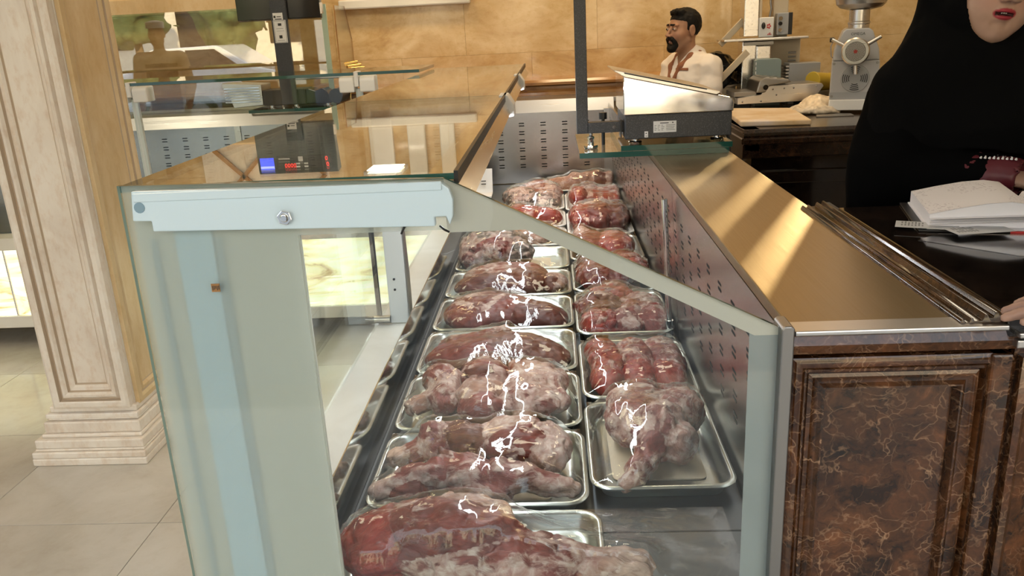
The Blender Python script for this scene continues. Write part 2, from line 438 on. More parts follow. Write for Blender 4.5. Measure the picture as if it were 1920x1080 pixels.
def d_cap(p, a, b, r0, r1=None, zs=1.0):
    r1 = r0 if r1 is None else r1
    a = np.array(a, float); b = np.array(b, float); s = np.array((1, 1, 1 / zs))
    pa = (p - a) * s; ba = (b - a) * s
    h = np.clip((pa @ ba) / max(ba @ ba, 1e-12), 0, 1)
    return np.linalg.norm(pa - h[..., None] * ba, axis=-1) - (r0 + (r1 - r0) * h)
def gridpts(lo, hi, h):
    ax = [np.arange(l, u + h, h) for l, u in zip(lo, hi)]
    return np.stack(np.meshgrid(*ax, indexing='ij'), -1)
def snets(F, lo, h):
    """naive surface nets: one quad mesh around F < 0"""
    F = F.copy(); big = abs(F).max() + h
    for ax in range(3):
        sl = [slice(None)] * 3
        for e in (0, -1):
            sl[ax] = e; F[tuple(sl)] = np.maximum(F[tuple(sl)], min(h * .3, .002))
    S = F < 0; nx, ny, nz = F.shape
    acc = np.zeros((nx - 1, ny - 1, nz - 1, 3)); cnt = np.zeros((nx - 1, ny - 1, nz - 1))
    cs = [(i, j, k) for i in (0, 1) for j in (0, 1) for k in (0, 1)]
    def cut(A, o): return A[o[0]:nx - 1 + o[0], o[1]:ny - 1 + o[1], o[2]:nz - 1 + o[2]]
    for a in cs:
        for ax in range(3):
            if a[ax] == 1: continue
            b = list(a); b[ax] = 1; b = tuple(b)
            fa, fb = cut(F, a), cut(F, b); m = (fa < 0) != (fb < 0)
            if not m.any(): continue
            t = np.where(m, fa / np.where(m, fa - fb, 1), 0)
            for q in range(3):
                acc[..., q] += np.where(m, a[q] + (b[q] - a[q]) * t, 0)
            cnt += m
    act = cnt > 0; idx = -np.ones(act.shape, int); n = int(act.sum()); idx[act] = np.arange(n)
    ijk = np.argwhere(act); V = (ijk + acc[act] / cnt[act][:, None]) * h + np.array(lo)
    Q = []
    for ax in range(3):
        u, v = (ax + 1) % 3, (ax + 2) % 3
        sl0 = [slice(None)] * 3; sl1 = [slice(None)] * 3
        sl0[ax] = slice(0, -1); sl1[ax] = slice(1, None)
        A, B = S[tuple(sl0)], S[tuple(sl1)]
        e = np.argwhere(A != B)
        e = e[(e[:, u] > 0) & (e[:, v] > 0) & (e[:, u] < act.shape[u]) & (e[:, v] < act.shape[v])]
        du = np.zeros(3, int); du[u] = 1; dv = np.zeros(3, int); dv[v] = 1
        c = [e - du - dv, e - dv, e, e - du]
        q = np.stack([idx[x[:, 0], x[:, 1], x[:, 2]] for x in c], -1)
        fl = ~A[e[:, 0], e[:, 1], e[:, 2]]
        q[fl] = q[fl][:, ::-1]; Q.append(q)
    return V, np.concatenate(Q)
def np_mesh(name, V, Q, mat, parent=None, loc=(0, 0, 0), col=None, smooth=True):
    off = _loc(parent) if parent is not None else Vector(loc)
    me = bpy.data.meshes.new(name); V = V - np.array(off)
    k = Q.shape[1]
    me.vertices.add(len(V)); me.vertices.foreach_set('co', V.astype(np.float32).ravel())
    me.loops.add(Q.size); me.loops.foreach_set('vertex_index', Q.astype(np.int32).ravel())
    me.polygons.add(len(Q)); me.polygons.foreach_set('loop_start', np.arange(0, Q.size, k, dtype=np.int32))
    if smooth: me.polygons.foreach_set('use_smooth', np.ones(len(Q), bool))
    me.update(calc_edges=True); me.validate()
    if col is not None:
        ca = me.color_attributes.new('Col', 'FLOAT_COLOR', 'POINT')
        ca.data.foreach_set('color', np.concatenate([col, np.ones((len(col), 1))], 1).astype(np.float32).ravel())
    me.materials.append(mat)
    return link_mesh(name, me, parent, None if parent is not None else loc)
def axis(lo, hi, h, fine=()):
    """grid line positions from lo to hi, spacing h, with finer spans [(a, b, h2)]"""
    x = [lo]
    while x[-1] < hi:
        st = h
        for a, b, h2 in fine:
            if a - h2 <= x[-1] < b: st = min(st, h2)
        x.append(x[-1] + st)
    return np.array(x)
def sdf_obj(name, fn, lo, hi, h, mat, parent=None, loc=(0, 0, 0), colfn=None, fine=((), (), ())):
    ax = [axis(l, u, h, f) for l, u, f in zip(lo, hi, fine)]
    n = [len(a) for a in ax]; st = 5
    ci = [np.unique(np.append(np.arange(0, k, st), k - 1)) for k in n]
    C = np.stack(np.meshgrid(*[a[i] for a, i in zip(ax, ci)], indexing='ij'), -1)
    FC = fn(C)
    nr = [np.abs(np.arange(k)[:, None] - i[None]).argmin(1) for k, i in zip(n, ci)]
    F = FC[np.ix_(*nr)].copy()
    near = np.abs(F) < st * h * 1.35
    idx = np.argwhere(near)
    for k in range(0, len(idx), 400000):
        j = idx[k:k + 400000]; F[j[:, 0], j[:, 1], j[:, 2]] = fn(np.stack([ax[a][j[:, a]] for a in range(3)], -1))
    V, Q = snets(F, (0, 0, 0), 1.0)
    V = np.stack([np.interp(V[:, a], np.arange(n[a]), ax[a]) for a in range(3)], -1)
    return np_mesh(name, V, Q, mat, parent, loc, colfn(V) if colfn else None)
# ------------------------------------------------------------------ room shell
WY = 5.6
fl = struct_root('floor')
MB().box(-7, 4, -1.2, WY + .2, -.12, -.004).build('floor_bed', m_grout, fl)
tile_me = None
for i in range(-8, 1):
    for j in range(-5, 6):
        x0 = -1.342 + .652 * i; y0 = 2.296 + .652 * j
        if x0 < -6.2 or x0 > -.6 or y0 > 4.9: continue
        if tile_me is None:
            o = MB().box(x0 + .0012, x0 + .6508, y0 + .0012, y0 + .6508, -.02, 0).build('floor_tile', m_floor, fl, bevel=.0012, seg=1)
            tile_me = o.data; tx, ty = x0, y0
        else:
            o = bpy.data.objects.new('floor_tile', tile_me); COL.objects.link(o); o.parent = fl; o.location = (x0 - tx, y0 - ty, 0)
MB().box(-.69, 4, -1.2, WY, -.02, 0).box(-7, -5.91, -1.2, WY, -.02, 0).build('floor_slab', m_floor, fl)
tag(MB().box(-7, 4.2, -1.2, WY + .2, CEIL, CEIL + .12).build('ceiling', m_ceil), kind='structure')
wl = MB().box(-7.2, -7, -1.2, WY + .2, 0, CEIL).build('wall_left', m_wallbase); tag(wl, kind='structure')
wr = MB().box(4, 4.2, -1.2, WY + .2, 0, CEIL).build('wall_right', m_wallbase); tag(wr, kind='structure')
wf = MB().box(-7, 4.2, -1.3, -1.15, 2.75, CEIL).box(2.6, 4.2, -1.3, -1.15, 0, 2.75).build('wall_front', m_wallbase); tag(wf, kind='structure')
wb = struct_root('wall_back', (0, WY, 0))
b = MB(); SL = ((1.88, 1.97), (2.07, 2.16), (2.23, 2.32), (2.385, 2.445)); z0, z1 = 2.25, 3.15  # unseen slits added high in the wall to let sun streak the worktop
b.box(-7, 4, WY + .03, WY + .2, 0, z0).box(-7, 4, WY + .03, WY + .2, z1, CEIL)
xs = [-7] + [v for s_ in SL for v in s_] + [4]
for k in range(0, len(xs), 2): b.box(xs[k], xs[k + 1], WY + .03, WY + .2, z0, z1)
b.build('masonry', m_wallbase, wb)
for r, zz in enumerate((.66, 1.0, 1.34, 1.68, 2.02)):      # marble slabs, laid with tight joints
    off = .43 if r % 2 else 0
    for i in range(-5, 5):
        x0 = -.55 + .86 * i + off; x1 = x0 + .8592
        if x0 < -4.4 or x1 > 3.6: continue
        d = .001 * rng.random()
        MB().box(x0, x1, WY - d, WY + .03, zz, min(zz + .3393, 2.25)).build('wall_slab', m_wall, wb, bevel=.0006, seg=1)
# raised cream stone panels and a lattice panel higher on the back wall (they show in the glass tops)
tp = struct_root('trim_1', (-1, WY, 1.8))
for x0, x1 in ((-1.24, -1.08), (-.98, -.86), (-.76, -.66)):
    MB().box(x0, x1, WY - .05, WY, 1.72, 2.25).build('pilaster', m_sill, tp, bevel=.008)
MB().box(-1.35, -.50, WY - .07, WY, 1.66, 1.72).build('rail', m_sill, tp, bevel=.01)
lat = MB().box(-2.42, -1.55, WY - .03, WY - .001, 1.74, 2.3)
lat.build('lattice_panel', m_pillar, tp, bevel=.004)
for (a, c) in (((-2.4, 1.76), (-1.88, 2.28)), ((-1.88, 1.76), (-2.4, 2.28)), ((-1.84, 1.76), (-1.57, 2.03)), ((-1.57, 2.03), (-1.84, 2.28))):
    q = MB(); dv = Vector((c[0] - a[0], 0, c[1] - a[1])); nv = Vector((-dv.z, 0, dv.x)).normalized() * .014
    pts = [Vector((a[0], 0, a[1])) + nv, Vector((a[0], 0, a[1])) - nv, Vector((c[0], 0, c[1])) - nv, Vector((c[0], 0, c[1])) + nv]
    q.prism([(p.x, p.z) for p in pts], 'y', WY - .045, WY - .028).build('lattice_bar', m_ledge, tp)
MB().box(-4.4, -1.92, WY - .06, WY, 1.69, 1.80).build('cornice_strip', m_pilsh, tp, bevel=.012)
# amber marble ledge along the back wall, deeper past the corner
tl = struct_root('trim_2', (0, 5.3, 1.1))
def ledge(x0, x1, y, name):
    pr = [(y + .04, .95), (y + .04, 1.07), (y + .012, 1.085), (y + .012, 1.105), (y + .03, 1.115), (y + .02, 1.14), (y, 1.15), (y, 1.165), (y + .012, 1.18), (WY, 1.18), (WY, .95)]
    MB().prism(pr, 'x', x0, x1).build(name, m_ledge, tl, smooth=25)
ledge(-4.4, .40, 5.24, 'ledge_moulding'); ledge(.40, .86, 5.14, 'ledge_moulding')
for x in (-.50, -.16, .19):
    MB().cyl((x, 5.262, 1.1), (x, 5.286, 1.1), .017, .013, 14).build('stud', m_brown, tl, smooth=40)
MB().box(-4.4, .86, 5.30, WY - .01, .02, .95).build('ledge_base', m_wallbase, tl)
# ceiling panel lamp seen in the glass
for x, y in ((-1.05, 5.1), (-3.6, 2.4), (-1.7, 2.4), (.3, 3.2), (1.9, 3.2)):
    t = thing('ceiling_lamp', 'square warm ceiling panel lamp over ' + {(-1.05, 5.1): 'the far counter', (-3.6, 2.4): 'the floor beside the pillar', (-1.7, 2.4): 'the customer side of the case', (.3, 3.2): 'the meat trays', (1.9, 3.2): 'the stone work counter'}[(x, y)], 'lamp', (x, y, 3.2), 'ceiling panel lamps')
    z = 1.925 if y > 5 else CEIL - .03; s = .1 if y > 5 else .3
    if y > 5: MB().cyl((x, y, z + .03), (x, y, CEIL), .008, seg=8).build('stem', m_white, t)
    MB().box(x - s - .02, x + s + .02, y - s - .02, y + s + .02, z + .004, z + .029).build('housing', m_white, t, bevel=.004)
    MB().box(x - s, x + s, y - s, y + s, z, z + .004).build('diffuser', m_panel, t)
# ------------------------------------------------------------------ pillar clad in marble
pl = struct_root('pillar', (-1.77, 2.95, 0)); tag(pl, 'pale marble pillar with stepped base and raised panel mouldings', None)
PX0, PX1, PY0, PY1 = -1.920, -1.615, 2.775, 3.11
sh = MB().box(PX0, PX1, PY0, PY1, .2, CEIL, 0)
sh.build('shaft', m_pillar, pl, bevel=.006)
MB().frame(PX0 + .004, PX1 - .004, .21, 3.2, PY0, [(0, 0), (0, .034), (.010, .040), (.022, .040), (.030, .036), (.033, .022, 1), (.036, .020, 1), (.046, .032), (.056, .034), (.064, .026), (.067, .014, 1), (.070, .012), (.078, .012), (.086, .006), (.089, .0005, 1), (.092, .0005, 1)]).build('front_panel_moulding', [m_pillar, m_grime_shade], pl, smooth=30)
MB().frame(PY0 + .004, PY1 - .004, .21, 3.2, PX1, [(0, 0), (0, .016), (.02, .020), (.032, .014), (.035, .008, 1), (.05, .013), (.060, .004), (.063, .001, 1), (.066, .0008)], axis='x').build('side_panel_moulding', [m_pilsh, m_grime_shade], pl, smooth=30)
steps = [(.09, 0, .03), (.088, .03, .055), (.078, .055, .065), (.075, .065, .10), (.055, .10, .115), (.045, .115, .16), (.03, .16, .17), (.036, .17, .19), (.022, .19, .215)]
for e, a, c in steps:
    MB().box(PX0 - e, PX1 + e * .55, PY0 - e, PY1 + e * .55, a, c).build('base_step', m_pillar, pl, bevel=.005)
# ------------------------------------------------------------------ near display case
CASE_END = 4.88
nc = thing('meat_display_case', 'long glass-topped butcher display case with steel interior and frosted end pane', 'display case', (-.13, 1.1, 0))
MB().box(-.56, .33, 1.16, 3.98, .12, .565).build('base_cabinet', m_whitem, nc, bevel=.006)
MB().box(-.50, .30, 1.2, 3.98, .0, .12).build('plinth', m_darksteel, nc)
for y0, y1 in ((1.125, 1.318), (1.321, 2.35), (2.353, 3.45), (3.453, 4.90)):
    MB().box(-.455, .347, y0, y1, .575, .600).build('deck_plate', m_deck, nc, bevel=.0015, seg=1)
def wall_x(z): return .350 - (z - .6) / (1.055 - .6) * .024
for y0, y1 in ((1.125, 2.285), (2.29, 3.55), (3.555, 4.90)):
    MB().prism([(.350, .600), (.326, 1.055), (.334, 1.055), (.358, .600)], 'y', y0, y1).build('back_panel', m_perf, nc)
sl = MB()
for r in range(6):
    for k in range(29):
        y = 1.24 + .127 * k
        if abs(y - 2.2875) < .03 or abs(y - 3.552) < .02: continue
        for dz in (0, .013):
            z = .735 + .0466 * r + dz; x = wall_x(z) - .0006
            sl.box(x, x + .004, y - .015, y + .015, z - .0028, z + .0028)
tag(sl.build('vent_slots', m_slot, nc), kind='stuff')
MB().cyl((.322, 2.2875, .66), (.306, 2.2875, 1.02), .0085, seg=14).cyl((.322, 2.2875, .66), (.322, 2.2875, .60), .013, seg=14).build('joint_post', m_chrome, nc, smooth=40)
MB().box(-.60, -.441, 1.13, 3.98, .565, .598).build('stone_sill', m_sill, nc, bevel=.003)
MB().prism([(-.437, .706), (-.440, .706), (-.440, .57), (-.412, .57), (-.412, .585)], 'y', 1.13, 4.0).build('guard_lip', m_mirror, nc, bevel=.001)
MB().box(-.412, -.385, 1.13, 4.88, .575, .6012).build('gutter', m_rubber, nc)
for y0, y1 in ((1.13, 2.555), (2.562, 3.95)):
    MB().prism([(-.602, 1.305), (-.594, .600), (-.588, .600), (-.596, 1.305)], 'y', y0, y1).build('front_glass', m_glass, nc)
MB().box(-.604, -.588, 2.5555, 2.5615, .60, 1.305).build('glass_seal', m_black, nc)
for y0, y1 in ((1.112, 2.43), (2.436, 4.45)):
    g = MB().prism([(-.608, y0), (-.137, y0), (-.137, y1), (-.608, y1)], 'z', 1.306, 1.315)
    g.m = [0, 0, 1, 1, 1, 1]
    g.build('top_glass', [m_glasst, m_gedge], nc)
MB().box(-.137, -.131, 1.112, 4.45, 1.300, 1.318).build('edge_seal', m_black, nc)
MB().prism([(-.182, 1.305), (-.138, 1.305), (-.118, 1.268), (-.122, 1.262), (-.168, 1.262)], 'y', 1.114, 4.44).build('lamp_profile', m_alu, nc)
MB().box(-.166, -.126, 1.13, 4.42, 1.257, 1.262).build('lamp_tube', m_tube, nc)
for y in (2.43, 3.45):
    MB().prism([(-.150, 1.318), (-.126, 1.318), (-.108, 1.29), (-.108, 1.258), (-.122, 1.256)], 'y', y - .05, y + .05).build('glass_bracket', m_white, nc, bevel=.002)
pz = MB().box(-.548, -.488, 2.50, 2.512, .60, 1.30)
pz.build('sill_post', m_whitem, nc, bevel=.003)
MB().prism([(2.512, .60), (2.56, .60), (2.565, .75), (2.54, .95), (2.512, 1.1)], 'x', -.49, -.484).build('post_web', m_darksteel, nc)
MB().cyl((-.6, 2.5, .615), (-.548, 2.5, .615), .013, seg=12).build('post_stub', m_steel, nc, smooth=40)
for z in (.75, .715): MB().cyl((-.524, 2.4995, z), (-.524, 2.497, z), .004, seg=8).build('screw_hole', m_black, nc)
# end pane: glass, its grey print and frosted areas, the pale-blue end bar behind the top edge
EP = [(-.600, 1.319), (-.150, 1.312), (.316, 1.078), (.316, .575), (-.600, .575)]
g = MB().prism(EP, 'y', 1.092, 1.100); g.m = [0, 0, 2, 2, 1, 1, 1]
g.build('end_glass', [m_glass, m_gedgel, m_gedge], nc)
YF = (1.1005, 1.1015)
f = MB().prism([(-.599, .576), (-.360, .576), (-.360, 1.2385), (-.599, 1.2385)], 'y', *YF).prism([(-.599, 1.2385), (-.150, 1.2385), (-.150, 1.311), (-.599, 1.318)], 'y', *YF)
f.build('frosted_print', m_frost, nc)
MB().prism([(-.150, 1.311), (-.150, 1.2345), (-.042, 1.2345), (.275, 1.0685), (.3155, 1.0685), (.3155, 1.077)], 'y', *YF).build('grey_print_band', m_film_grey, nc)
MB().prism([(.268, .576), (.3155, .576), (.3155, 1.0685), (.275, 1.0685), (.268, 1.072)], 'y', *YF).build('side_print_strip', m_frostr, nc)
MB().box(-.596, -.3605, 1.1125, 1.1175, .58, 1.30).build('inner_side_panel', m_back, nc)
MB().box(-.538, -.484, 1.1045, 1.112, .58, 1.25).build('side_post', m_bluel, nc, bevel=.001)
MB().box(-.575, -.5665, 1.108, 1.112, .58, 1.238).build('side_strip', m_blued, nc)
MB().box(-.4835, -.472, 1.108, 1.112, .58, 1.238).build('painted_shadow_strip', m_blued, nc)  # dark strip standing in for the post's soft shadow
bar = [(-.574, 1.313), (-.150, 1.307), (-.141, 1.300), (-.1365, 1.285), (-.138, 1.262), (-.143, 1.250), (-.147, 1.262), (-.163, 1.262), (-.163, 1.249), (-.553, 1.2565), (-.553, 1.271), (-.579, 1.272)]
MB().prism(bar, 'y', 1.078, 1.0915).build('end_bar', m_bluem, nc, bevel=.0015)
MB().box(-.572, -.150, 1.0745, 1.0785, 1.2985, 1.3105).build('end_bar_rib', m_bluem, nc, bevel=.0015)
bo = MB().cyl((-.366, 1.0785, 1.270), (-.366, 1.0715, 1.270), .0105, seg=6).cyl((-.366, 1.0715, 1.270), (-.366, 1.069, 1.270), .0065, .005, 12)
bo.build('bolt', m_chrome, nc, bevel=.0008)
MB().cyl((-.566, 1.0785, 1.2905), (-.566, 1.077, 1.2905), .0075, seg=14).build('bar_plug', m_blued, nc)
st = MB().box(-.4905, -.4785, 1.0905, 1.0918, 1.163, 1.175); st.build('glass_sticker', m_ledge, nc)
sk = MB()
for k in range(5): sk.box(-.489 + .0022 * k, -.488 + .0022 * k, 1.0901, 1.0906, 1.1655 + .001 * (k % 3), 1.172)
sk.build('sticker_print', m_ink, nc.children[-1])
for (xa, za, xb, zb) in ((-.212, 1.238, -.204, 1.252), (-.158, 1.247, -.146, 1.238)):
    MB().tube([(xa, 1.089, za), ((xa + xb) / 2, 1.085, (za + zb) / 2), (xb, 1.089, zb)], .0016, 6).build('seal_clip', m_black, nc)
rp = MB().prism([(.308, 1.083), (.312, 1.087), (.322, 1.087), (.326, 1.083), (.326, .12), (.308, .12)], 'y', 1.082, 1.128)
rp.build('corner_post', m_darksteel, nc, bevel=.002)
# ------------------------------------------------------------------ far display case
fc = thing('corner_display_case', 'far display case with backlit onyx front and slotted steel back, running left from the corner', 'display case', (-1.8, 4.0, 0))
MB().box(-4.4, -.6, 4.06, 4.92, .12, .575).build('base_cabinet', m_whitem, fc)
for i in range(5):
    x0 = -4.4 + .76 * i
    MB().box(x0 + .004, x0 + .756, 4.02, 4.055, .165, .535).build('onyx_panel', m_onyx, fc, bevel=.002, seg=1)
    MB().box(x0 - .004, x0 + .004, 4.015, 4.055, .165, .535).build('panel_seam', m_alu, fc)
    ft = MB().cyl((x0 + .35, 4.25, 0), (x0 + .35, 4.25, .025), .04, .03, 14).cyl((x0 + .35, 4.25, .025), (x0 + .35, 4.25, .12), .016, seg=10)
    ft.build('foot', m_rubber, fc)
MB().box(-4.4, -.6, 4.0, 4.06, .10, .165).build('skirting', m_sill, fc, bevel=.004)
MB().box(-4.4, -.47, 3.96, 4.08, .535, .60).build('stone_sill', m_sill, fc, bevel=.004)
MB().box(-4.4, -.46, 4.08, 4.90, .575, .605).build('deck_plate', m_deck, fc)
for x0, x1 in ((-3.1, -2.012), (-2.004, -.915), (-.907, -.612)):
    MB().box(x0, x1, 3.955, 3.961, .60, 1.318).build('front_glass', m_glass, fc)
for x0, x1 in ((-3.1, -2.01), (-2.006, -.915), (-.911, -.612)):
    g = MB().prism([(x0, 3.93), (x1, 3.93), (x1, 4.45), (x0, 4.45)], 'z', 1.322, 1.336); g.m = [0, 0, 1, 1, 1, 1]
    g.build('top_glass', [m_glass, m_gedge], fc)
for x in (-2.008, -.911):
    MB().box(x - .016, x + .016, 3.962, 3.982, .60, 1.26).build('glass_post', m_whitem, fc, bevel=.003)
    for s_ in (-1, 1):
        MB().prism([(3.925, 1.245), (3.925, 1.30), (3.94, 1.318), (4.01, 1.318), (4.01, 1.245)], 'x', x + s_ * .012, x + s_ * .085).build('glass_bracket', m_white, fc, bevel=.006)
    MB().box(x - .010, x + .010, 3.92, 4.0, 1.27, 1.34).build('bracket_tongue', m_white, fc, bevel=.004)
for x0, x1 in ((-4.4, -1.905), (-1.865, -.62), (-.616, .345)):
    MB().box(x0, x1, 4.905, 4.915, .605, 1.018).build('back_panel', m_perf, fc)
MB().box(-1.903, -1.867, 4.899, 4.915, .605, 1.018).build('panel_joint', m_steel, fc)
MB().box(.30, .352, 4.86, 4.915, .605, 1.03).build('corner_post', m_steel, fc, bevel=.003)
sl = MB()
for r in range(6):
    for k in range(-22, 5):
        x = -.310 + .127 * k
        if abs(x + 1.885) < .04: continue
        for dz in (0, .015):
            z = .700 + .0488 * r + dz
            sl.box(x - .0155, x + .0155, 4.9042, 4.907, z - .003, z + .003)
tag(sl.build('vent_slots', m_slot, fc), kind='stuff')
fw = thing('steel_worktop', 'far stainless worktop with a bright folded edge, above the slotted panel', 'worktop', (-1.8, 5.05, 1.05), 'stainless worktops')
MB().box(-4.4, .43, 4.93, 5.235, 1.06, 1.088).build('top_plate', m_steel, fw, bevel=.003)
MB().prism([(4.898, 1.018), (4.93, 1.088), (4.935, 1.088), (4.935, 1.018)], 'x', -4.4, .36).build('folded_edge', m_steel, fw)
MB().box(-4.4, .43, 4.96, 5.22, 0, 1.06).build('base', m_wallbase, fw)
# glass guard box standing on the far worktop
gg = thing('glass_guard', 'tall clear glass guard standing on the far worktop behind the far scale', 'glass guard', (-2.3, 5.2, 1.09))
g = MB().box(-3.6, -1.345, 5.19, 5.198, 1.09, 1.69); g.m = [1, 1, 0, 1, 0, 1]
g.build('front_pane', [m_glassr, m_gedgel], gg)
MB().box(-1.375, -1.343, 5.181, 5.189, 1.09, 1.69).build('pane_edge', m_gedgel, gg)
g = MB().prism([(5.20, 1.09), (5.58, 1.09), (5.58, 1.48), (5.46, 1.68), (5.20, 1.68)], 'x', -1.30, -1.293); g.m = [0, 0, 1, 1, 1, 1, 1]
g.build('side_pane', [m_glasst, m_ledge], gg)
MB().box(-1.64, -1.25, 5.175, 5.187, 1.255, 1.30).build('lower_rail', m_steel, gg, bevel=.004)
for k in range(3):
    MB().cyl((-1.26 + .02 * k, 5.165, 1.335 - .014 * k), (-1.18 + .02 * k, 5.18, 1.345 - .018 * k), .012, seg=12).build('brass_handle', m_brass, gg, smooth=40)
MB().cyl((-1.25, 5.195, 1.335), (-1.25, 5.195, 1.09), .008, seg=8).build('handle_stem', m_brass, gg)
# ------------------------------------------------------------------ near worktop, ledger counter and their marble cladding
wt = thing('steel_worktop', 'brushed stainless worktop beside the meat trays, lit by golden streaks', 'worktop', (.45, 1.9, 1.06), 'stainless worktops')
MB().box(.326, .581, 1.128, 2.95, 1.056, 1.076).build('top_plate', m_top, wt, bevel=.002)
MB().box(.328, .618, 1.086, 1.128, 1.070, 1.0775).build('edge_strip', m_steel, wt, bevel=.002)
MB().box(.36, .58, 1.25, 2.95, .02, 1.056).build('carcass', m_empd, wt)
mc = thing('ledger_counter', 'polished brown and black marble counter with moulded panels, under the open ledger', 'counter', (.9, 1.4, 0))
MB().box(.617, 1.9, 1.09, 1.795, 1.052, 1.090).build('counter_top', m_empd, mc, bevel=.003)
prof = [(.556, 1.05), (.556, 1.077), (.559, 1.083), (.562, 1.083), (.564, 1.0785), (.569, 1.0785), (.571, 1.0845), (.574, 1.0845), (.576, 1.080), (.587, 1.081), (.590, 1.0895), (.5935, 1.0895), (.596, 1.0845), (.601, 1.0845), (.603, 1.0925), (.607, 1.0925), (.610, 1.0885), (.620, 1.0885), (.620, 1.05)]
MB().prism(prof, 'y', 1.10, 1.86).build('edge_moulding', m_emps, mc, bevel=.0006, seg=2, smooth=50)
MB().box(.34, .60, 1.125, 1.25, .04, 1.05).box(.60, 1.9, 1.125, 1.70, .02, 1.05).build('carcass', m_empd, mc)
MB().box(.327, .634, 1.112, 1.125, .05, 1.056).build('backing_slab', m_emp, mc)
MB().prism([(1.112, 1.032), (1.094, 1.040), (1.088, 1.055), (1.094, 1.068), (1.112, 1.070)], 'x', .327, .634).build('cap_moulding', m_emp, mc, smooth=25)
MB().frame(.328, .622, .06, 1.034, 1.112, [(0, 0), (0, .018), (.006, .021), (.014, .021), (.020, .014), (.024, .014), (.030, .006), (.034, .006)]).build('outer_frame', m_emp, mc, smooth=30)
MB().frame(.352, .588, .085, 1.010, 1.1065, [(0, 0), (0, .013), (.005, .015), (.012, .011), (.016, .011), (.021, .016), (.0235, .016), (.028, .004), (.0285, .000)]).build('inner_frame', m_emp, mc, smooth=30)
MB().box(.600, .632, 1.088, 1.112, .06, 1.034).build('pilaster_strip', m_emp, mc, bevel=.004)
MB().box(.636, 1.9, 1.100, 1.125, .05, 1.040).build('side_slab', m_emp, mc)
MB().frame(.640, 1.2, .06, 1.030, 1.100, [(0, 0), (0, .016), (.008, .019), (.016, .012), (.03, .010), (.05, .002)]).build('side_frame', m_emp, mc, smooth=30)
MB().box(.626, 1.9, 1.078, 1.098, 1.046, 1.058).box(.626, 1.9, 1.074, 1.10, 1.062, 1.070).build('steel_edge_trim', m_steel, mc, bevel=.002)
tt = thing('side_counter', 'low dark counter against the wall under the band saw', 'counter', (2., 5.0, 0))
MB().box(1.145, 2.9, 4.855, 5.13, .0, .97).build('cabinet', m_empd, tt)
MB().box(1.135, 2.9, 4.852, 5.135, .97, 1.0).build('top', m_empm, tt, bevel=.004)
# second stone work counter behind
gc = thing('work_counter', 'dark marble work counter under the meat grinder and cutting board', 'counter', (1.7, 4.3, 0))
MB().box(.925, 2.9, 3.90, 4.83, .0, .93).build('cabinet', m_empd, gc)
pf = [(.93, .90), (.885, .905), (.885, .925), (.868, .935), (.868, .955), (.88, .965), (.872, .985), (.88, 1.0), (.95, 1.0), (.95, .90)]
MB().prism(pf, 'y', 3.86, 4.85).build('side_moulding', m_empm, gc, smooth=25)
pf2 = [(3.89, .86), (3.86, .87), (3.86, .925), (3.838, .935), (3.838, .955), (3.85, .965), (3.84, .985), (3.85, 1.0), (4.85, 1.0), (4.85, .86)]
MB().prism(pf2, 'x', .874, 2.9).build('counter_top', m_empm, gc, smooth=25)
MB().box(.95, 2.8, 3.882, 3.90, .74, .80).build('front_rail', m_empd, gc, bevel=.004)
# ------------------------------------------------------------------ near scale on its glass shelf
gs = thing('glass_shelf', 'thick green-edged glass shelf under the near weighing scale, overhanging the trays', 'shelf', (.33, 2.95, 1.076))
for x0, x1, y0, z0_, z1_ in ((.086, .572, 2.72, 1.0765, 1.094), (.222, .584, 2.725, 1.0945, 1.112)):
    g = MB().prism([(x0, y0), (x1, y0), (x1, 3.22), (x0, 3.22)], 'z', z0_, z1_); g.m = [0, 0, 1, 1, 1, 1]
    g.build('glass_plate', [m_glasst, m_gedge], gs)
ns = thing('weighing_scale', 'near weighing scale with wedge-shaped polished steel tray and white label', 'scale', (.41, 2.9, 1.112))
MB().box(.238, .585, 2.752, 3.06, 1.128, 1.207).build('body', m_powder, ns, bevel=.003)
sd = [(.233, 1.207), (.233, 1.332), (.575, 1.252), (.586, 1.247), (.590, 1.235), (.588, 1.207)]
MB().prism(sd, 'y', 2.746, 3.066).build('weighing_tray', m_mirror, ns, bevel=.003)
lip = [(.203, 1.350), (.206, 1.3535), (.50, 1.283), (.545, 1.270), (.530, 1.262), (.236, 1.330)]
MB().prism(lip, 'y', 2.735, 3.076).build('tray_lip', m_steel, ns, bevel=.0015)
MB().prism([(.235, 1.3445), (.50, 1.282), (.498, 1.279), (.235, 1.341)], 'y', 2.7335, 2.736).build('lip_slit', m_slot, ns)  # black strip marking the dark slit at the tray lip
for x, y in ((.275, 2.785), (.545, 2.785), (.30, 3.03), (.545, 3.03)):
    MB().lathe([(.021, .0), (.023, .004), (.021, .007), (.012, .008), (.012, .016)], (x, y, 1.1122), seg=16).build('foot', m_chrome, ns, smooth=40)
MB().box(.081, .119, 2.80, 2.838, 1.148, 1.63).box(.1191, .239, 2.80, 2.838, 1.148, 1.183).build('post', m_powder, ns, bevel=.002)
MB().lathe([(.022, 0), (.024, .006), (.022, .012), (.010, .013), (.010, .03), (.012, .034), (.012, .042), (.006, .044), (.006, .054)], (.128, 2.818, 1.0945), seg=16).build('levelling_foot', m_chrome, ns, smooth=40)
MB().cyl((.205, 2.799, 1.1655), (.205, 2.794, 1.1655), .006, seg=10).build('post_screw', m_chrome, ns)
MB().box(.226, .230, 2.79, 2.85, 1.13, 1.19).build('post_flange', m_black, ns)
MB().cyl((.175, 2.90, 1.183), (.175, 2.90, 1.205), .014, seg=12).cyl((.175, 2.90, 1.094), (.175, 2.90, 1.183), .006, seg=8).build('clamp_knob', m_black, ns)
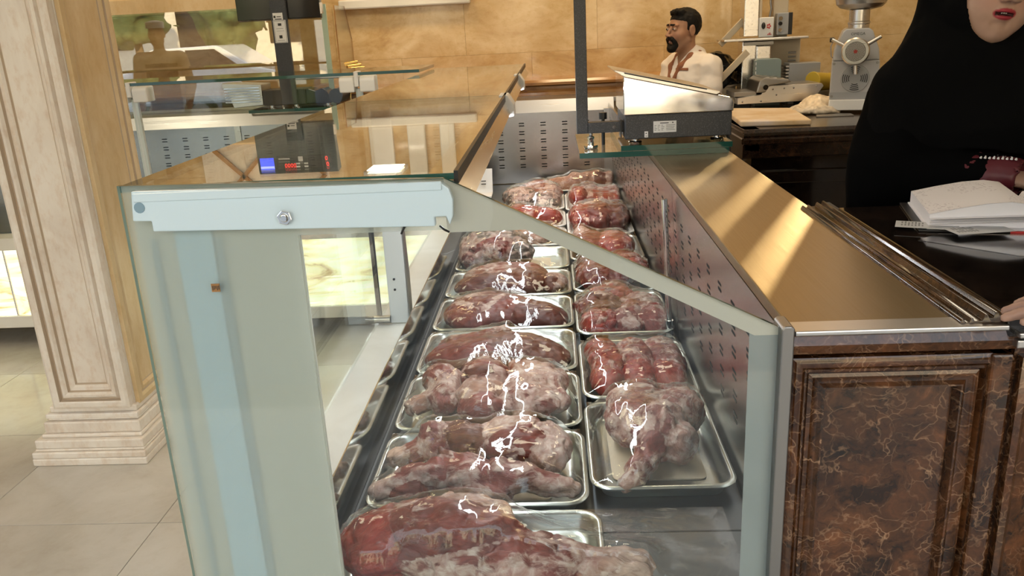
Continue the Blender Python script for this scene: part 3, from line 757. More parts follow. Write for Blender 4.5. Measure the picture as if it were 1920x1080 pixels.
mon = MB().prism([(2.79, 1.63), (2.83, 1.63), (2.90, 1.86), (2.84, 1.88)], 'x', -.02, .36); mon.build('display_head', m_black, ns, bevel=.004)
MB().cyl((.135, 2.79, 1.615), (.165, 2.79, 1.605), .022, seg=14).build('head_pivot', m_brown, ns)
lb = MB().box(.3305, .4055, 2.7505, 2.7525, 1.147, 1.184).build('rating_label', m_label, ns, bevel=.0006)
lp = MB()
lp.prism([(.3905, 1.1765), (.3965, 1.1765), (.3935, 1.1815)], 'y', 2.7499, 2.7506)
lp.box(.352, .380, 2.7499, 2.7506, 1.1765, 1.1790)
for r in range(4):
    for (a, c) in ((.334, .342), (.345, .352), (.356, .366), (.372, .401)):
        lp.box(a, c - .002 * ((r + int(a * 1000)) % 3), 2.7499, 2.7506, 1.170 - .0052 * r, 1.1712 - .0052 * r)
tag(lp.build('label_print', m_ink, lb), kind='stuff')
l2 = MB().box(.3015, .313, 2.7505, 2.7525, 1.133, 1.1525).build('small_label', m_label, ns)
MB().prism([(.304, 1.1445), (.3095, 1.1445), (.307, 1.149)], 'y', 2.7499, 2.7506).box(.304, .3105, 2.7499, 2.7506, 1.1365, 1.138).build('label_print', m_ink, l2)
cb = MB().tube([(.575, 3.0, 1.135), (.61, 2.98, 1.13), (.622, 2.95, 1.08), (.618, 2.93, .98), (.61, 2.95, .5), (.62, 2.98, .03)], .006, 8)
cab = cb.build('power_cable', m_black, None, smooth=60, loc=(.61, 2.95, 1.0)); tag(cab, 'black cable hanging off the back corner of the near glass shelf', 'cable')
yb = thing('plastic_crate', 'olive yellow plastic crate on the floor behind the steel worktop', 'crate', (.72, 3.2, 0))
MB().box(.63, .80, 3.02, 3.30, 0.0, .88).build('body', m_crate, yb, bevel=.01)
MB().box(.62, .81, 3.01, 3.31, .87, .90).build('rim', m_crate, yb, bevel=.006)
# ------------------------------------------------------------------ far scale with customer display
g2 = thing('glass_shelf', 'green-edged glass shelf under the far weighing scale at the left', 'shelf', (-1.5, 5.0, 1.088))
g = MB().prism([(-1.80, 4.90), (-1.235, 4.90), (-1.235, 5.16), (-1.80, 5.16)], 'z', 1.0885, 1.106); g.m = [0, 0, 1, 1, 1, 1]
g.build('glass_plate', [m_glasst, m_gedge], g2)
fs = thing('weighing_scale', 'far weighing scale with ribbed steel tray and tall black post', 'scale', (-1.5, 5.0, 1.106))
MB().box(-1.715, -1.46, 4.93, 5.12, 1.125, 1.215).build('body', m_black, fs, bevel=.004)
MB().prism([(-1.50, 1.125), (-1.50, 1.205), (-1.44, 1.213), (-1.40, 1.20), (-1.36, 1.212), (-1.33, 1.19), (-1.31, 1.15), (-1.31, 1.125)], 'y', 4.95, 5.10).build('motor_cover', m_blackgl, fs, bevel=.004)
MB().cyl((-1.275, 4.93, 1.165), (-1.275, 5.10, 1.165), .042, seg=18).build('cable_drum', m_black, fs, smooth=40)
tr = MB().prism([(-1.93, 1.225), (-1.955, 1.24), (-1.955, 1.265), (-1.72, 1.25), (-1.72, 1.13), (-1.90, 1.12)], 'y', 4.94, 5.12).build('weighing_tray', m_steel, fs, bevel=.003)
for k in range(6): MB().box(-1.945, -1.73, 4.934, 4.941, 1.150 + .016 * k, 1.158 + .016 * k).build('tray_rib', m_chrome, fs, bevel=.002)
for x in (-1.67, -1.52, -1.33): MB().lathe([(.026, 0), (.028, .006), (.014, .008), (.014, .019)], (x, 4.945, 1.1062), seg=14).build('foot', m_chrome, fs, smooth=40)
MB().cyl((-1.60, 4.945, 1.1062), (-1.60, 4.945, 1.125), .007, seg=8).build('foot_screw', m_chrome, fs)
MB().box(-1.595, -1.503, 4.905, 4.929, 1.13, 1.715).build('post', m_powder, fs, bevel=.002)
a1 = MB().box(-1.585, -1.512, 4.9025, 4.905, 1.48, 1.605).build('post_label', m_label, fs)
q = MB().frame(-1.583, -1.514, 1.483, 1.602, 4.9024, [(0, 0), (0, .0003), (.003, .0003)], 0)
q = MB()
for (x0, x1, za, zb) in ((-1.582, -1.515, 1.6, 1.6015), (-1.582, -1.515, 1.483, 1.4845), (-1.582, -1.5805, 1.483, 1.6015), (-1.5165, -1.515, 1.483, 1.6015), (-1.558, -1.538, 1.574, 1.588), (-1.57, -1.53, 1.558, 1.5595), (-1.57, -1.525, 1.545, 1.546), (-1.558, -1.540, 1.505, 1.522), (-1.57, -1.528, 1.493, 1.4945)):
    q.box(x0, x1, 4.9018, 4.9026, za, zb)
tag(q.build('label_print', m_ink, a1), kind='stuff')
a2 = MB().box(-1.582, -1.525, 4.9025, 4.905, 1.607, 1.645).build('post_label', m_label, fs)
MB().box(-1.578, -1.566, 4.9018, 4.9026, 1.618, 1.63).box(-1.56, -1.535, 4.9018, 4.9026, 1.622, 1.626).box(-1.572, -1.532, 4.9018, 4.9026, 1.609, 1.6135).build('label_print', m_ink, a2)
MB().prism([(4.932, 1.612), (4.96, 1.605), (5.02, 1.90), (4.945, 1.915), (4.932, 1.90)], 'x', -1.80, -1.31).build('display_head', m_blackgl, fs, bevel=.003)
dh = fs.children[-1] if fs.children[-1].name.startswith('display_head') else [c for c in fs.children if c.name.startswith('display_head')][0]
MB().box(-1.312, -1.302, 4.932, 4.965, 1.63, 1.69).build('side_tab', m_alu, dh)
YD = 4.9315
MB().box(-1.785, -1.700, YD - .001, YD, 1.815, 1.885).build('blue_screen', m_lcd, dh)
MB().box(-1.785, -1.700, YD - .0016, YD - .001, 1.865, 1.878).build('screen_line', m_lcdl, dh)
MB().box(-1.680, -1.345, YD - .001, YD, 1.805, 1.885).build('display_window', m_window, dh)
rotx = lambda x, z: Matrix.Translation((x, YD - .0012, z)) @ Matrix.Rotation(math.radians(90), 4, 'X') @ Matrix.Scale(-1, 4, (0, 1, 0))
text_mesh('digits', '0000', .036, rotx(-1.60, 1.866), m_led, dh)
text_mesh('digits', '0', .036, rotx(-1.375, 1.830), m_led, dh); text_mesh('digits', '0', .036, rotx(-1.370, 1.866), m_led, dh)
kb = MB().box(-1.548, -1.520, YD - .0018, YD - .001, 1.812, 1.840)
for x in (-1.565, -1.515):
    for z in (1.85, 1.868): kb.box(x, x + .024, YD - .0018, YD - .001, z, z + .010)
kb.box(-1.67, -1.60, YD - .0018, YD - .001, 1.820, 1.826)
kb.build('panel_marks', m_label, dh)
# price ticket in the far corner of the trays
pt = thing('price_ticket', 'small white price ticket holder in the corner beyond the trays', 'price tag', (-.40, 4.55, .60))
MB().prism([(4.50, .602), (4.62, .602), (4.66, .74), (4.652, .742), (4.61, .612), (4.50, .612)], 'x', -.455, -.352).build('holder', m_white, pt, bevel=.002)
MB().box(-.415, -.388, 4.604, 4.612, .66, .664).box(-.415, -.388, 4.609, 4.617, .676, .680).build('ticket_print', m_ink, pt)
# ------------------------------------------------------------------ tools on the work counter
cbd = thing('cutting_board', 'thick pale pink plastic cutting board with worn tan middle', 'cutting board', (1.04, 4.2, 1.0))
def boardmat():
    m, t, n, l, b = newmat('worn_board'); v = coords(t); a = noise(t, v, 5., 4, .6)
    l.new(ramp(t, a.outputs[0], [(.38, (.80, .70, .66)), (.52, (.78, .62, .44)), (.68, (.66, .46, .24))]), b.inputs['Base Color']); b.inputs['Roughness'].default_value = .4; return m
MB().prism([(.885, 3.965), (1.20, 3.925), (1.262, 4.47), (.93, 4.60)], 'z', 1.0005, 1.026).build('board', boardmat(), cbd, bevel=.006)
gr = thing('meat_grinder', 'white and steel electric meat grinder with round plate and feed pan', 'meat grinder', (1.525, 4.45, 1.0))
for x, y in ((1.445, 4.33), (1.62, 4.33), (1.445, 4.66), (1.62, 4.66)): MB().cyl((x, y, 1.0), (x, y, 1.018), .012, seg=10).build('foot', m_chrome, gr)
MB().prism([(1.420, 1.015), (1.655, 1.015), (1.652, 1.068), (1.423, 1.068)], 'y', 4.285, 4.72).build('base', m_white, gr, bevel=.004)
MB().prism([(1.423, 1.069), (1.652, 1.069), (1.648, 1.258), (1.426, 1.258)], 'y', 4.30, 4.70).build('motor_housing', m_grindw, gr, bevel=.005)
MB().box(1.424, 1.651, 4.297, 4.302, 1.069, 1.105).build('grey_band', m_greyen, gr)
MB().prism([(1.428, 1.259), (1.646, 1.259), (1.640, 1.31), (1.606, 1.398), (1.590, 1.412), (1.482, 1.412), (1.466, 1.398), (1.432, 1.31)], 'y', 4.30, 4.66).build('gear_head', m_grindw, gr, bevel=.006)
MB().cyl((1.538, 4.300, 1.172), (1.538, 4.294, 1.172), .068, .066, 32).build('vent_plate', m_greyen, gr)
vs = MB()
for quad in range(4):
    for k in range(4):
        r = .030 + .009 * k; pts = []
        for j in range(7):
            a = math.radians(quad * 90 + (-24 + 8 * j) * (1.15 - .08 * k)); pts.append((1.538 + r * math.cos(a), 4.2935, 1.172 + r * math.sin(a)))
        vs.tube(pts, .0022, 4)
tag(vs.build('vent_slots', m_slot, gr), kind='stuff')
for x, z in ((1.436, 1.246), (1.638, 1.246), (1.434, 1.085)): MB().cyl((x, 4.302, z), (x, 4.295, z), .007, seg=10).build('screw', m_darksteel, gr)
MB().lathe([(.050, 0), (.050, .05), (.066, .052), (.066, .075), (.060, .082), (.047, .082), (.045, .079)], (1.530, 4.31, 1.305), (0, -1, 0), 32).build('ring_nut', m_steel, gr, smooth=35)
pm = MB().cyl((1.530, 4.24, 1.305), (1.530, 4.229, 1.305), .045, seg=32)
pln = pm.build('grinder_plate', m_darksteel, gr)
hol = MB()
for k in range(120):
    r = .042 * math.sqrt((k + .5) / 120); a = k * 2.39996
    if r > .009: hol.cyl((1.530 + r * math.cos(a), 4.2292, 1.305 + r * math.sin(a)), (1.530 + r * math.cos(a), 4.2284, 1.305 + r * math.sin(a)), .0019, seg=6)
tag(hol.build('plate_holes', P('meat_residue', (.10, .045, .035), .5), pln), kind='stuff')
MB().cyl((1.530, 4.229, 1.305), (1.530, 4.220, 1.305), .009, seg=12).build('centre_pin', P('red_residue', (.30, .03, .02), .5), pln)
for p in ((1.418, 1.366), (1.642, 1.372)):
    d = Vector((p[0] - 1.530, 0, p[1] - 1.305)).normalized()
    MB().cyl((1.530 + d.x * .064, 4.245, 1.305 + d.z * .064), (p[0], 4.245, p[1]), .0095, .0085, 14).build('locking_arm', m_steel, gr, smooth=40)
MB().cyl((1.534, 4.245, 1.24), (1.538, 4.245, 1.195), .0085, .0095, 14).build('locking_arm', m_steel, gr, smooth=40)
MB().cyl((1.408, 4.30, 1.362), (1.428, 4.30, 1.362), .012, seg=12).build('side_knob', m_black, gr)
MB().tube([(1.432, 4.33, 1.37), (1.415, 4.33, 1.33), (1.42, 4.33, 1.28), (1.432, 4.33, 1.27)], .0025, 6).build('wire_guard', m_darksteel, gr)
MB().lathe([(.050, 0), (.050, .03), (.053, .034), (.053, .042), (.049, .046), (.049, .10)], (1.541, 4.40, 1.40), seg=28).build('feed_neck', m_steel, gr, smooth=35)
MB().lathe([(.05, 0), (.098, .012), (.118, .03), (.124, .062), (.13, .066), (.13, .072), (.11, .07), (.10, .03), (.04, .012)], (1.545, 4.42, 1.498), seg=28).build('feed_pan', m_steel, gr, smooth=35)
text_mesh('brand_lettering', 'OMEGA', .019, facing_y(1.538, 4.2995, 1.386), m_ink, gr)
gr.rotation_euler.z = -.31; gr.location.x += .035; gr.location.y += .03
MB().prism([(1.31, 4.21), (1.49, 4.20), (1.50, 4.27), (1.45, 4.30), (1.33, 4.28)], 'z', 1.0, 1.006).build('blade', m_darksteel, None, bevel=.002, loc=(1.4, 4.25, 1.0))
tag(bpy.data.objects['blade'], 'flat dark metal blade lying in front of the grinder', 'blade')
def bagfn(p):
    q = p - np.array((1.36, 4.44, 1.0)); n = fbm(p * 26, 3) - .5; n2 = fbm(p * 70, 2) - .5
    d = d_ell(p, (1.36, 4.42, 1.012), (.135, .11, .032)); d = smin(d, d_ell(p, (1.39, 4.45, 1.045), (.085, .07, .042)), .02)
    d = smin(d, d_cap(p, (1.26, 4.36, 1.018), (1.44, 4.36, 1.018), .012), .02)
    return np.maximum(d + n * .03 + n2 * .014, 1.0005 - p[..., 2])
def bagcol(V):
    n = fbm(V * 60, 2)[:, None]; hi = sm(V[:, 2], 1.02, 1.06)[:, None]
    return (np.array((.60, .52, .42)) * (1 - hi) + np.array((.80, .66, .48)) * hi) * (.7 + .6 * n)
pb = sdf_obj('plastic_bag', bagfn, (1.19, 4.27, .99), (1.54, 4.60, 1.12), .006, colattr('clear_bag_chips', .22), None, (1.36, 4.43, 1.0), bagcol)
tag(pb, 'crumpled clear plastic bag of pale chips beside the grinder', 'bag')
sl_ = thing('tenderizer', 'long riveted steel meat tenderizing machine with hinged roller head', 'machine', (1.2, 4.72, 1.0))
for x in (1.03, 1.36): MB().box(x, x + .05, 4.64, 4.80, 1.0, 1.045).build('foot', m_rubber, sl_)
MB().prism([(1.005, 1.04), (1.005, 1.075), (1.13, 1.090), (1.155, 1.128), (1.18, 1.135), (1.45, 1.135), (1.46, 1.12), (1.405, 1.045)], 'y', 4.60, 4.84).build('frame', m_steel, sl_, bevel=.003)
MB().box(.99, 1.11, 4.62, 4.83, 1.080, 1.105).build('feed_table', m_darksteel, sl_, bevel=.003)
MB().prism([(1.10, 1.10), (1.115, 1.16), (1.14, 1.178), (1.27, 1.165), (1.285, 1.15), (1.17, 1.135), (1.15, 1.10)], 'y', 4.585, 4.84).build('roller_head', m_darksteel, sl_, bevel=.006)
for k in range(3): MB().box(1.15 + .04 * k, 1.172 + .04 * k, 4.60, 4.83, 1.166 - .005 * k, 1.18 - .005 * k).build('head_bar', m_steel, sl_, bevel=.003)
for x, z in ((1.03, 1.055), (1.13, 1.055), (1.19, 1.115), (1.25, 1.118), (1.30, 1.118), (1.21, 1.085), (1.42, 1.12)): MB().ball((x, 4.599, z), .006, seg=8).build('rivet', m_chrome, sl_)
MB().cyl((1.14, 4.58, 1.13), (1.14, 4.55, 1.13), .014, seg=12).build('knob', m_chrome, sl_, smooth=40)
bs = thing('bone_saw', 'tall steel band saw for bones with table, switch box and braces', 'band saw', (1.25, 5.0, 1.0))
MB().box(1.10, 1.19, 4.96, 5.08, 1.0, 1.36).box(1.105, 1.19, 4.96, 5.08, 1.385, 1.95).build('column', m_alu, bs, bevel=.006)
MB().box(.985, 1.455, 4.90, 5.12, 1.362, 1.374).build('table', m_steel, bs, bevel=.002)
MB().box(1.19, 1.455, 5.05, 5.10, 1.0, 1.36).build('back_panel', m_beige, bs, bevel=.003)
MB().box(1.105, 1.27, 4.93, 4.99, 1.335, 1.355).build('bracket', m_darksteel, bs, bevel=.002)
MB().box(1.175, 1.26, 4.94, 4.97, 1.20, 1.335).build('slide_plate', m_alu, bs, bevel=.008)
MB().box(1.19, 1.272, 4.955, 4.975, 1.376, 1.485).build('control_plate', m_white, bs, bevel=.004)
cp = bs.children[-1]
cp = [c for c in bs.children if c.name.startswith('control_plate')][0]
MB().ball((1.213, 4.95, 1.44), .011, .019).build('black_knob', m_black, cp)
rd = MB()
for k in range(5):
    a = k * 1.2566; rd.box(1.240 + .008 * math.cos(a), 1.248 + .008 * math.cos(a), 4.953, 4.9555, 1.432 + .010 * math.sin(a), 1.440 + .010 * math.sin(a))
for k in range(4): rd.box(1.238 + .006 * k, 1.2415 + .006 * k, 4.953, 4.9555, 1.388, 1.394 + .004 * (k % 3))
rd.build('red_marks', m_red, cp)
MB().box(1.19, 1.205, 4.96, 5.06, 1.485, 1.95).build('blade_guard', m_beige, bs, bevel=.003)
MB().tube([(1.253, 4.97, 1.95), (1.253, 4.97, 1.56), (1.258, 4.97, 1.53), (1.25, 4.97, 1.485)], .006, 8).build('conduit', m_darksteel, bs)
MB().box(1.278, 1.362, 5.0, 5.08, 1.374, 1.95).build('rear_post', m_beige, bs, bevel=.004)
MB().box(1.290, 1.352, 4.945, 5.0, 1.385, 1.505).build('switch_box', m_greyen, bs, bevel=.004)
MB().box(1.345, 1.375, 4.950, 4.995, 1.385, 1.505).build('switch_cover', m_black, bs, bevel=.003)
for z in (1.475, 1.447, 1.412): MB().cyl((1.304, 4.945, z), (1.304, 4.936, z), .011, seg=12).build('button', m_blackgl if z == 1.447 else m_chrome, bs)
for k in range(3): MB().box(1.385, 1.43, 5.044, 5.05, 1.232 + .022 * k, 1.243 + .022 * k).build('louvre', m_darksteel, bs, bevel=.002)
for a, c in (((.895, 4.89, 1.085), (1.115, 4.89, 1.305)), ((.985, 5.02, 1.345), (1.115, 5.02, 1.475))):
    d = Vector(c) - Vector(a); n_ = Vector((-d.z, 0, d.x)).normalized() * .017
    MB().prism([((Vector(a) + n_).x, (Vector(a) + n_).z), ((Vector(a) - n_).x, (Vector(a) - n_).z), ((Vector(c) - n_).x, (Vector(c) - n_).z), ((Vector(c) + n_).x, (Vector(c) + n_).z)], 'y', a[1] - .012, a[1] + .012).build('brace', m_beige, bs, bevel=.002)
b1 = thing('acrylic_box', 'bluish acrylic box standing under the band saw table', 'box', (1.22, 4.88, 1.0))
MB().prism([(1.155, 1.0), (1.158, 1.255), (1.17, 1.262), (1.285, 1.262), (1.30, 1.25), (1.302, 1.0)], 'y', 4.86, 4.925).build('body', m_bluebox, b1, bevel=.004)
for k in range(9): MB().box(1.1565, 1.160, 4.8585, 4.8605, 1.03 + .025 * k, 1.045 + .025 * k).build('edge_notch', m_white, b1)
b2 = thing('needle_cassette', 'grey toothed metal cassette box beside the saw, by the yellow tin', 'box', (1.43, 4.9, 1.0))
MB().box(1.355, 1.53, 4.90, 5.02, 1.0, 1.228).build('body', m_greyen, b2, bevel=.003)
for k in range(10): MB().box(1.338, 1.356, 4.905, 5.015, 1.045 + .018 * k, 1.054 + .018 * k).build('tooth', m_steel, b2)
yt = thing('tin_can', 'yellow tin can lying on its side behind the grinder', 'can', (1.56, 5.0, 1.05))
MB().lathe([(.052, 0), (.055, .003), (.055, .01), (.053, .012), (.053, .14), (.055, .142), (.055, .15), (.05, .15)], (1.475, 4.86, 1.125), (.75, .5, -.1), 24).build('body', m_yellow, yt, smooth=35)
MB().box(1.48, 1.64, 4.84, 5.0, 1.0, 1.075).build('stand', m_darksteel, None, bevel=.004, loc=(1.56, 4.92, 1.0)); tag(bpy.data.objects['stand'], 'low dark metal block under the yellow tin can', 'stand')
bn = thing('waste_bin', 'beige bin lined with a shiny black bag behind the butcher', 'bin', (.985, 5.12, 0))
MB().lathe([(.09, 0), (.115, .9), (.118, 1.10), (.124, 1.105), (.124, 1.115), (.10, 1.115)], (.985, 5.12, .0), seg=24).build('drum', m_beige, bn, smooth=35)
def lfn(p):
    d = d_ell(p, (.985, 5.12, 1.20), (.122, .115, .105)); d = smin(d, d_ell(p, (.985, 5.12, 1.13), (.124, .122, .05)), .03)
    return d + (fbm(p * 17, 3) - .5) * .06
sdf_obj('bag_liner', lfn, (.82, 4.96, 1.05), (1.15, 5.28, 1.33), .008, m_bagblack, bn)
# ------------------------------------------------------------------ ledger and slips
lg = thing('ledger_book', 'thick open ledger book with handwritten pages on the black counter', 'book', (.9, 1.62, 1.09))
def pagemat():
    m, t, n, l, b = newmat('written_page'); tc = nd(t, 'ShaderNodeTexCoord'); mp = nd(t, 'ShaderNodeMapping'); l.new(tc.outputs['Object'], mp.inputs[0])
    mp.inputs['Rotation'].default_value = (0, 0, .27); mp.inputs['Scale'].default_value = (240, 90, 1)
    a = noise(t, mp.outputs[0], 1., 3, .6); sx = nd(t, 'ShaderNodeSeparateXYZ'); l.new(mp.outputs[0], sx.inputs[0])
    ln = mth(t, 'GREATER_THAN', mth(t, 'SINE', mth(t, 'MULTIPLY', sx.outputs[1], 6.0)), .2)
    f = mth(t, 'MULTIPLY', mth(t, 'GREATER_THAN', a.outputs[0], .55), ln)
    msk = mth(t, 'GREATER_THAN', noise(t, mp.outputs[0], .06, 2, .5).outputs[0], .5)
    l.new(mix(t, mth(t, 'MULTIPLY', mth(t, 'MULTIPLY', f, msk), .55), (.80, .76, .76), (.30, .22, .26)), b.inputs['Base Color']); b.inputs['Roughness'].default_value = .7; return m
m_page = pagemat()
RB = Matrix.Translation((.93, 1.63, 0)) @ Matrix.Rotation(math.radians(-14), 4, 'Z')
cv = MB(); cv.T = RB; cv.box(-.215, .235, -.125, .125, 1.0905, 1.0945); cv.build('cover', m_black, lg, bevel=.001)
rc = MB(); rc.T = RB; rc.box(-.06, .2355, -.1262, -.1235, 1.0903, 1.0947); rc.build('red_cover_edge', m_red, lg)
us = MB(); us.T = RB; us.box(-.20, .22, -.120, .118, 1.0945, 1.097); us.build('under_sheets', m_paper, lg)
def block(sgn, w, pr, mat_top):
    bl = MB(); bl.T = RB; top = MB(); top.T = RB; n = len(pr)
    bl.prism([(sgn * a, h) for a, h in pr] + [(sgn * pr[-1][0], 1.0971), (sgn * pr[0][0], 1.0971)], 'y', -.108, .115)
    bl.build('page_block', m_paper, lg)
    vs = []; fs = []
    for i, (a, h) in enumerate(pr): vs += [(sgn * a, -.1085, h + .0006), (sgn * a, .1155, h + .0006)]
    for i in range(n - 1): fs.append((2 * i, 2 * i + 2, 2 * i + 3, 2 * i + 1))
    top.add(vs, fs); top.build('page', mat_top, lg, smooth=60)
block(-1, .2, [(.004, 1.102), (.012, 1.128), (.03, 1.142), (.06, 1.146), (.10, 1.142), (.15, 1.132), (.196, 1.121)], m_page)
block(1, .2, [(.004, 1.102), (.015, 1.122), (.04, 1.130), (.09, 1.128), (.15, 1.120), (.20, 1.112)], m_page)
for k in range(4):
    lf = MB(); lf.T = RB; h = 1.101 + .004 * k
    lf.add([(-.195, -.112 - .002 * k, h), (-.02, -.1135 - .003 * k, h + .010), (-.02, -.1075, h + .011), (-.195, -.1075, h + .001)], [(0, 1, 2, 3)])
    lf.build('loose_leaf', m_paper, lg)
for i, (x, y, r, lab) in enumerate(((.712, 1.575, 24, 'grey printed receipt slip sticking out left under the ledger pages'), (.785, 1.525, -6, 'narrow receipt slip lying in front of the ledger pages'))):
    R = Matrix.Translation((x, y, 1.0985 + .0008 * i)) @ Matrix.Rotation(math.radians(-r), 4, 'Z')
    rs = thing('receipt', lab, 'receipt', (x, y, 1.098), 'receipt slips'); s = MB(); s.T = R
    s.box(-.055, .055, -.026, .026, 0, .0006); s.build('slip', P('receipt_paper', (.55, .55, .55), .5), rs)
    pq = MB(); pq.T = R
    for k in range(14): pq.box(-.045 + .006 * (k % 7), -.042 + .006 * (k % 7), -.012 + .018 * (k // 7), -.002 + .018 * (k // 7) + .003 * (k % 3), .0006, .0009)
    pq.build('slip_print', P('faded_ink', (.22, .22, .22), .6), rs)
sf = thing('ledger_reflection_sheet', 'clear sheet added for the ledger reflection on the black counter', 'reflection sheet', (.8, 1.46, 1.09))
MB().prism([(.665, 1.50), (.78, 1.375), (1.02, 1.30), (1.05, 1.47), (.72, 1.54)], 'z', 1.0906, 1.0912).build('sheet', thinglass('ledger_reflection_sheet', .14, (.95, .95, .95), .12), sf)  # glossy sheet put in to imitate the ledger's reflection on the counter
# ------------------------------------------------------------------ trays of meat
RIM = .636; FLOORZ = .606
def rrect(x0, x1, y0, y1, r, n=6):
    pts = []
    for cx, cy, a0 in ((x1 - r, y1 - r, 0), (x0 + r, y1 - r, 90), (x0 + r, y0 + r, 180), (x1 - r, y0 + r, 270)):
        for k in range(n + 1):
            a = math.radians(a0 + 90 * k / n); pts.append((cx + r * math.cos(a), cy + r * math.sin(a)))
    return pts
def pan(name, x0, x1, y0, y1, mat, parent, r=.042, h=RIM - FLOORZ + .003):
    z = RIM
    prof = [(-.001, -.007), (-.003, -.003), (0, 0), (.004, .001), (.008, -.001), (.012, -.006), (.019, -h + .006), (.026, -h), (.035, -h)]
    rings = [rrect(x0 + i, x1 - i, y0 + i, y1 - i, max(.012, r - i * .6)) for i, _ in prof]
    m = MB(); n = len(rings[0])
    vs = [(px, py, z + dz) for ring, (_, dz) in zip(rings, prof) for px, py in ring]
    fs = []
    for j in range(len(prof) - 1):
        for i in range(n):
            k = (i + 1) % n; fs.append((j * n + i, j * n + k, (j + 1) * n + k, (j + 1) * n + i))
    fs.append(tuple((len(prof) - 1) * n + i for i in range(n)))
    m.add(vs, fs)
    # underside skin
    p2 = [(-.001, -.007), (.012, -.012), (.021, -h - .0015), (.035, -h - .0015)]
    rings = [rrect(x0 + i, x1 - i, y0 + i, y1 - i, max(.012, r - i * .6)) for i, _ in p2]
    vs = [(px, py, z + dz) for ring, (_, dz) in zip(rings, p2) for px, py in ring]; fs = []
    for j in range(len(p2) - 1):
        for i in range(n):
            k = (i + 1) % n; fs.append((j * n + i, (j + 1) * n + i, (j + 1) * n + k, j * n + k))
    fs.append(tuple(3 * n + n - 1 - i for i in range(n))); m.add(vs, fs)
    return m.build(name, mat, parent, smooth=50, normals=False)
CLS = {'lean': (.165, .028, .020), 'dark': (.100, .018, .013), 'red': (.26, .028, .019), 'pink': (.22, .048, .038), 'fat': (.40, .22, .18), 'memb': (.20, .050, .040),
       'bone': (.50, .33, .25), 'grey': (.12, .092, .078), 'pale': (.36, .18, .13), 'brown': (.13, .034, .018)}
FATA = {'lean': .06, 'dark': .0, 'red': .20, 'pink': .40, 'fat': .62, 'memb': .51, 'bone': .45, 'grey': .45, 'pale': .45, 'brown': .06}
HEIGHT = {}
def meat(name, label, cat, cx, cy, prims, h=.004, bumpy=.010, k=.008, group=None, base=FLOORZ + .003, fdir=(1, .35), seed=0., extra=None, parent=None):
    """prims in tray coordinates: ('e',(x,y,z),(rx,ry,rz),rot,class) or ('c',(a),(b),r0,r1,class)"""
    def dist(p):
        q = p - np.array((cx, cy, base)); D = []
        for pr in prims:
            D.append(d_ell(q, pr[1], pr[2], math.radians(pr[3])) if pr[0] == 'e' else d_cap(q, pr[1], pr[2], pr[3], pr[4]))
        return D, q
    def fn(p):
        D, q = dist(p); d = D[0]
        for e in D[1:]: d = smin(d, e, k)
        n = fbm(q * np.array((20, 30, 30)) + seed, 3) - .5; n2 = fbm(q * 75 + seed, 2) - .5
        cr = np.abs(2 * fbm(q * np.array((13, 19, 17)) + 31 + seed, 2) - 1)
        d = d + n * bumpy * 2.4 + n2 * bumpy * .8 + bumpy * .55 * (1 - sm(cr, 0, .16))
        return np.maximum(d, -q[..., 2])
    lo = [1e9] * 3; hi = [-1e9] * 3
    for pr in prims:
        pts = [(pr[1], max(pr[2])) if pr[0] == 'e' else (pr[1], pr[3])] + ([(pr[2], pr[4])] if pr[0] == 'c' else [])
        for c, r in pts:
            for a in range(3): lo[a] = min(lo[a], c[a] - r); hi[a] = max(hi[a], c[a] + r)
    for pr in prims: pass
    hz = max((pr[1][2] + pr[2][2]) if pr[0] == 'e' else max(pr[1][2] + pr[3], pr[2][2] + pr[4]) for pr in prims)
    lo = (lo[0] + cx - .02, lo[1] + cy - .02, base - 2 * h); hi = (hi[0] + cx + .02, hi[1] + cy + .02, base + hz + .022)
    G = gridpts(lo, hi, h); F = fn(G); V, Q = snets(F, lo, h)
    D, q = dist(V); D = np.stack(D, -1); nz = (fbm(q * 60 + seed, 2) - .5) * .012
    Dn = D + nz[:, None] * np.cos(np.arange(D.shape[1]) * 2.1); o = np.argsort(Dn, -1)
    cl = [pr[-1] for pr in prims]; base_c = np.array([CLS[c] for c in cl])[o[:, 0]]; fa = np.array([FATA[c] for c in cl])[o[:, 0]]
    col = base_c * (.62 + .76 * fbm(q * 40 + seed + 3, 3))[:, None]
    fx = q[:, 0] * fdir[0] + q[:, 1] * fdir[1]; fy = -q[:, 0] * fdir[1] + q[:, 1] * fdir[0]
    dirs = np.array([(pr[2][0] - pr[1][0], pr[2][1] - pr[1][1]) if pr[0] == 'c' else ((math.cos(math.radians(pr[3])), math.sin(math.radians(pr[3]))) if pr[2][0] >= pr[2][1] else (-math.sin(math.radians(pr[3])), math.cos(math.radians(pr[3])))) for pr in prims], float)
    dirs /= np.linalg.norm(dirs, axis=1)[:, None]; dd = dirs[o[:, 0]]
    ang = o[:, 0] * 1.3
    along = q[:, 0] * dd[:, 0] + q[:, 1] * dd[:, 1]; across = -q[:, 0] * dd[:, 1] + q[:, 1] * dd[:, 0]
    w_ = fbm(q * 16 + 5 + seed, 2)
    fib = np.stack([along * 28 + ang, across * 130 + w_ * 5, q[:, 2] * 110 + w_ * 4], -1)
    s = np.stack([along * 15 + w_ * 1.5, across * 44 + w_ * 2, q[:, 2] * 32], -1); rg = 1 - np.abs(2 * fbm(s + seed, 3) - 1)
    pat = fbm(q * np.array((20, 28, 24)) + 11 + seed + .8 * w_[:, None], 3)
    fat = .55 * pat + .45 * rg + (fa - .5) * .52
    if len(prims) > 1:
        gap = Dn[np.arange(len(V)), o[:, 1]] - Dn[np.arange(len(V)), o[:, 0]]
        fat = fat + .16 * (1 - sm(gap, .0, .006)) * sm(fbm(q * 30 + seed, 2), .40, .6)
    if extra: col, fat = extra(q, col, fat)
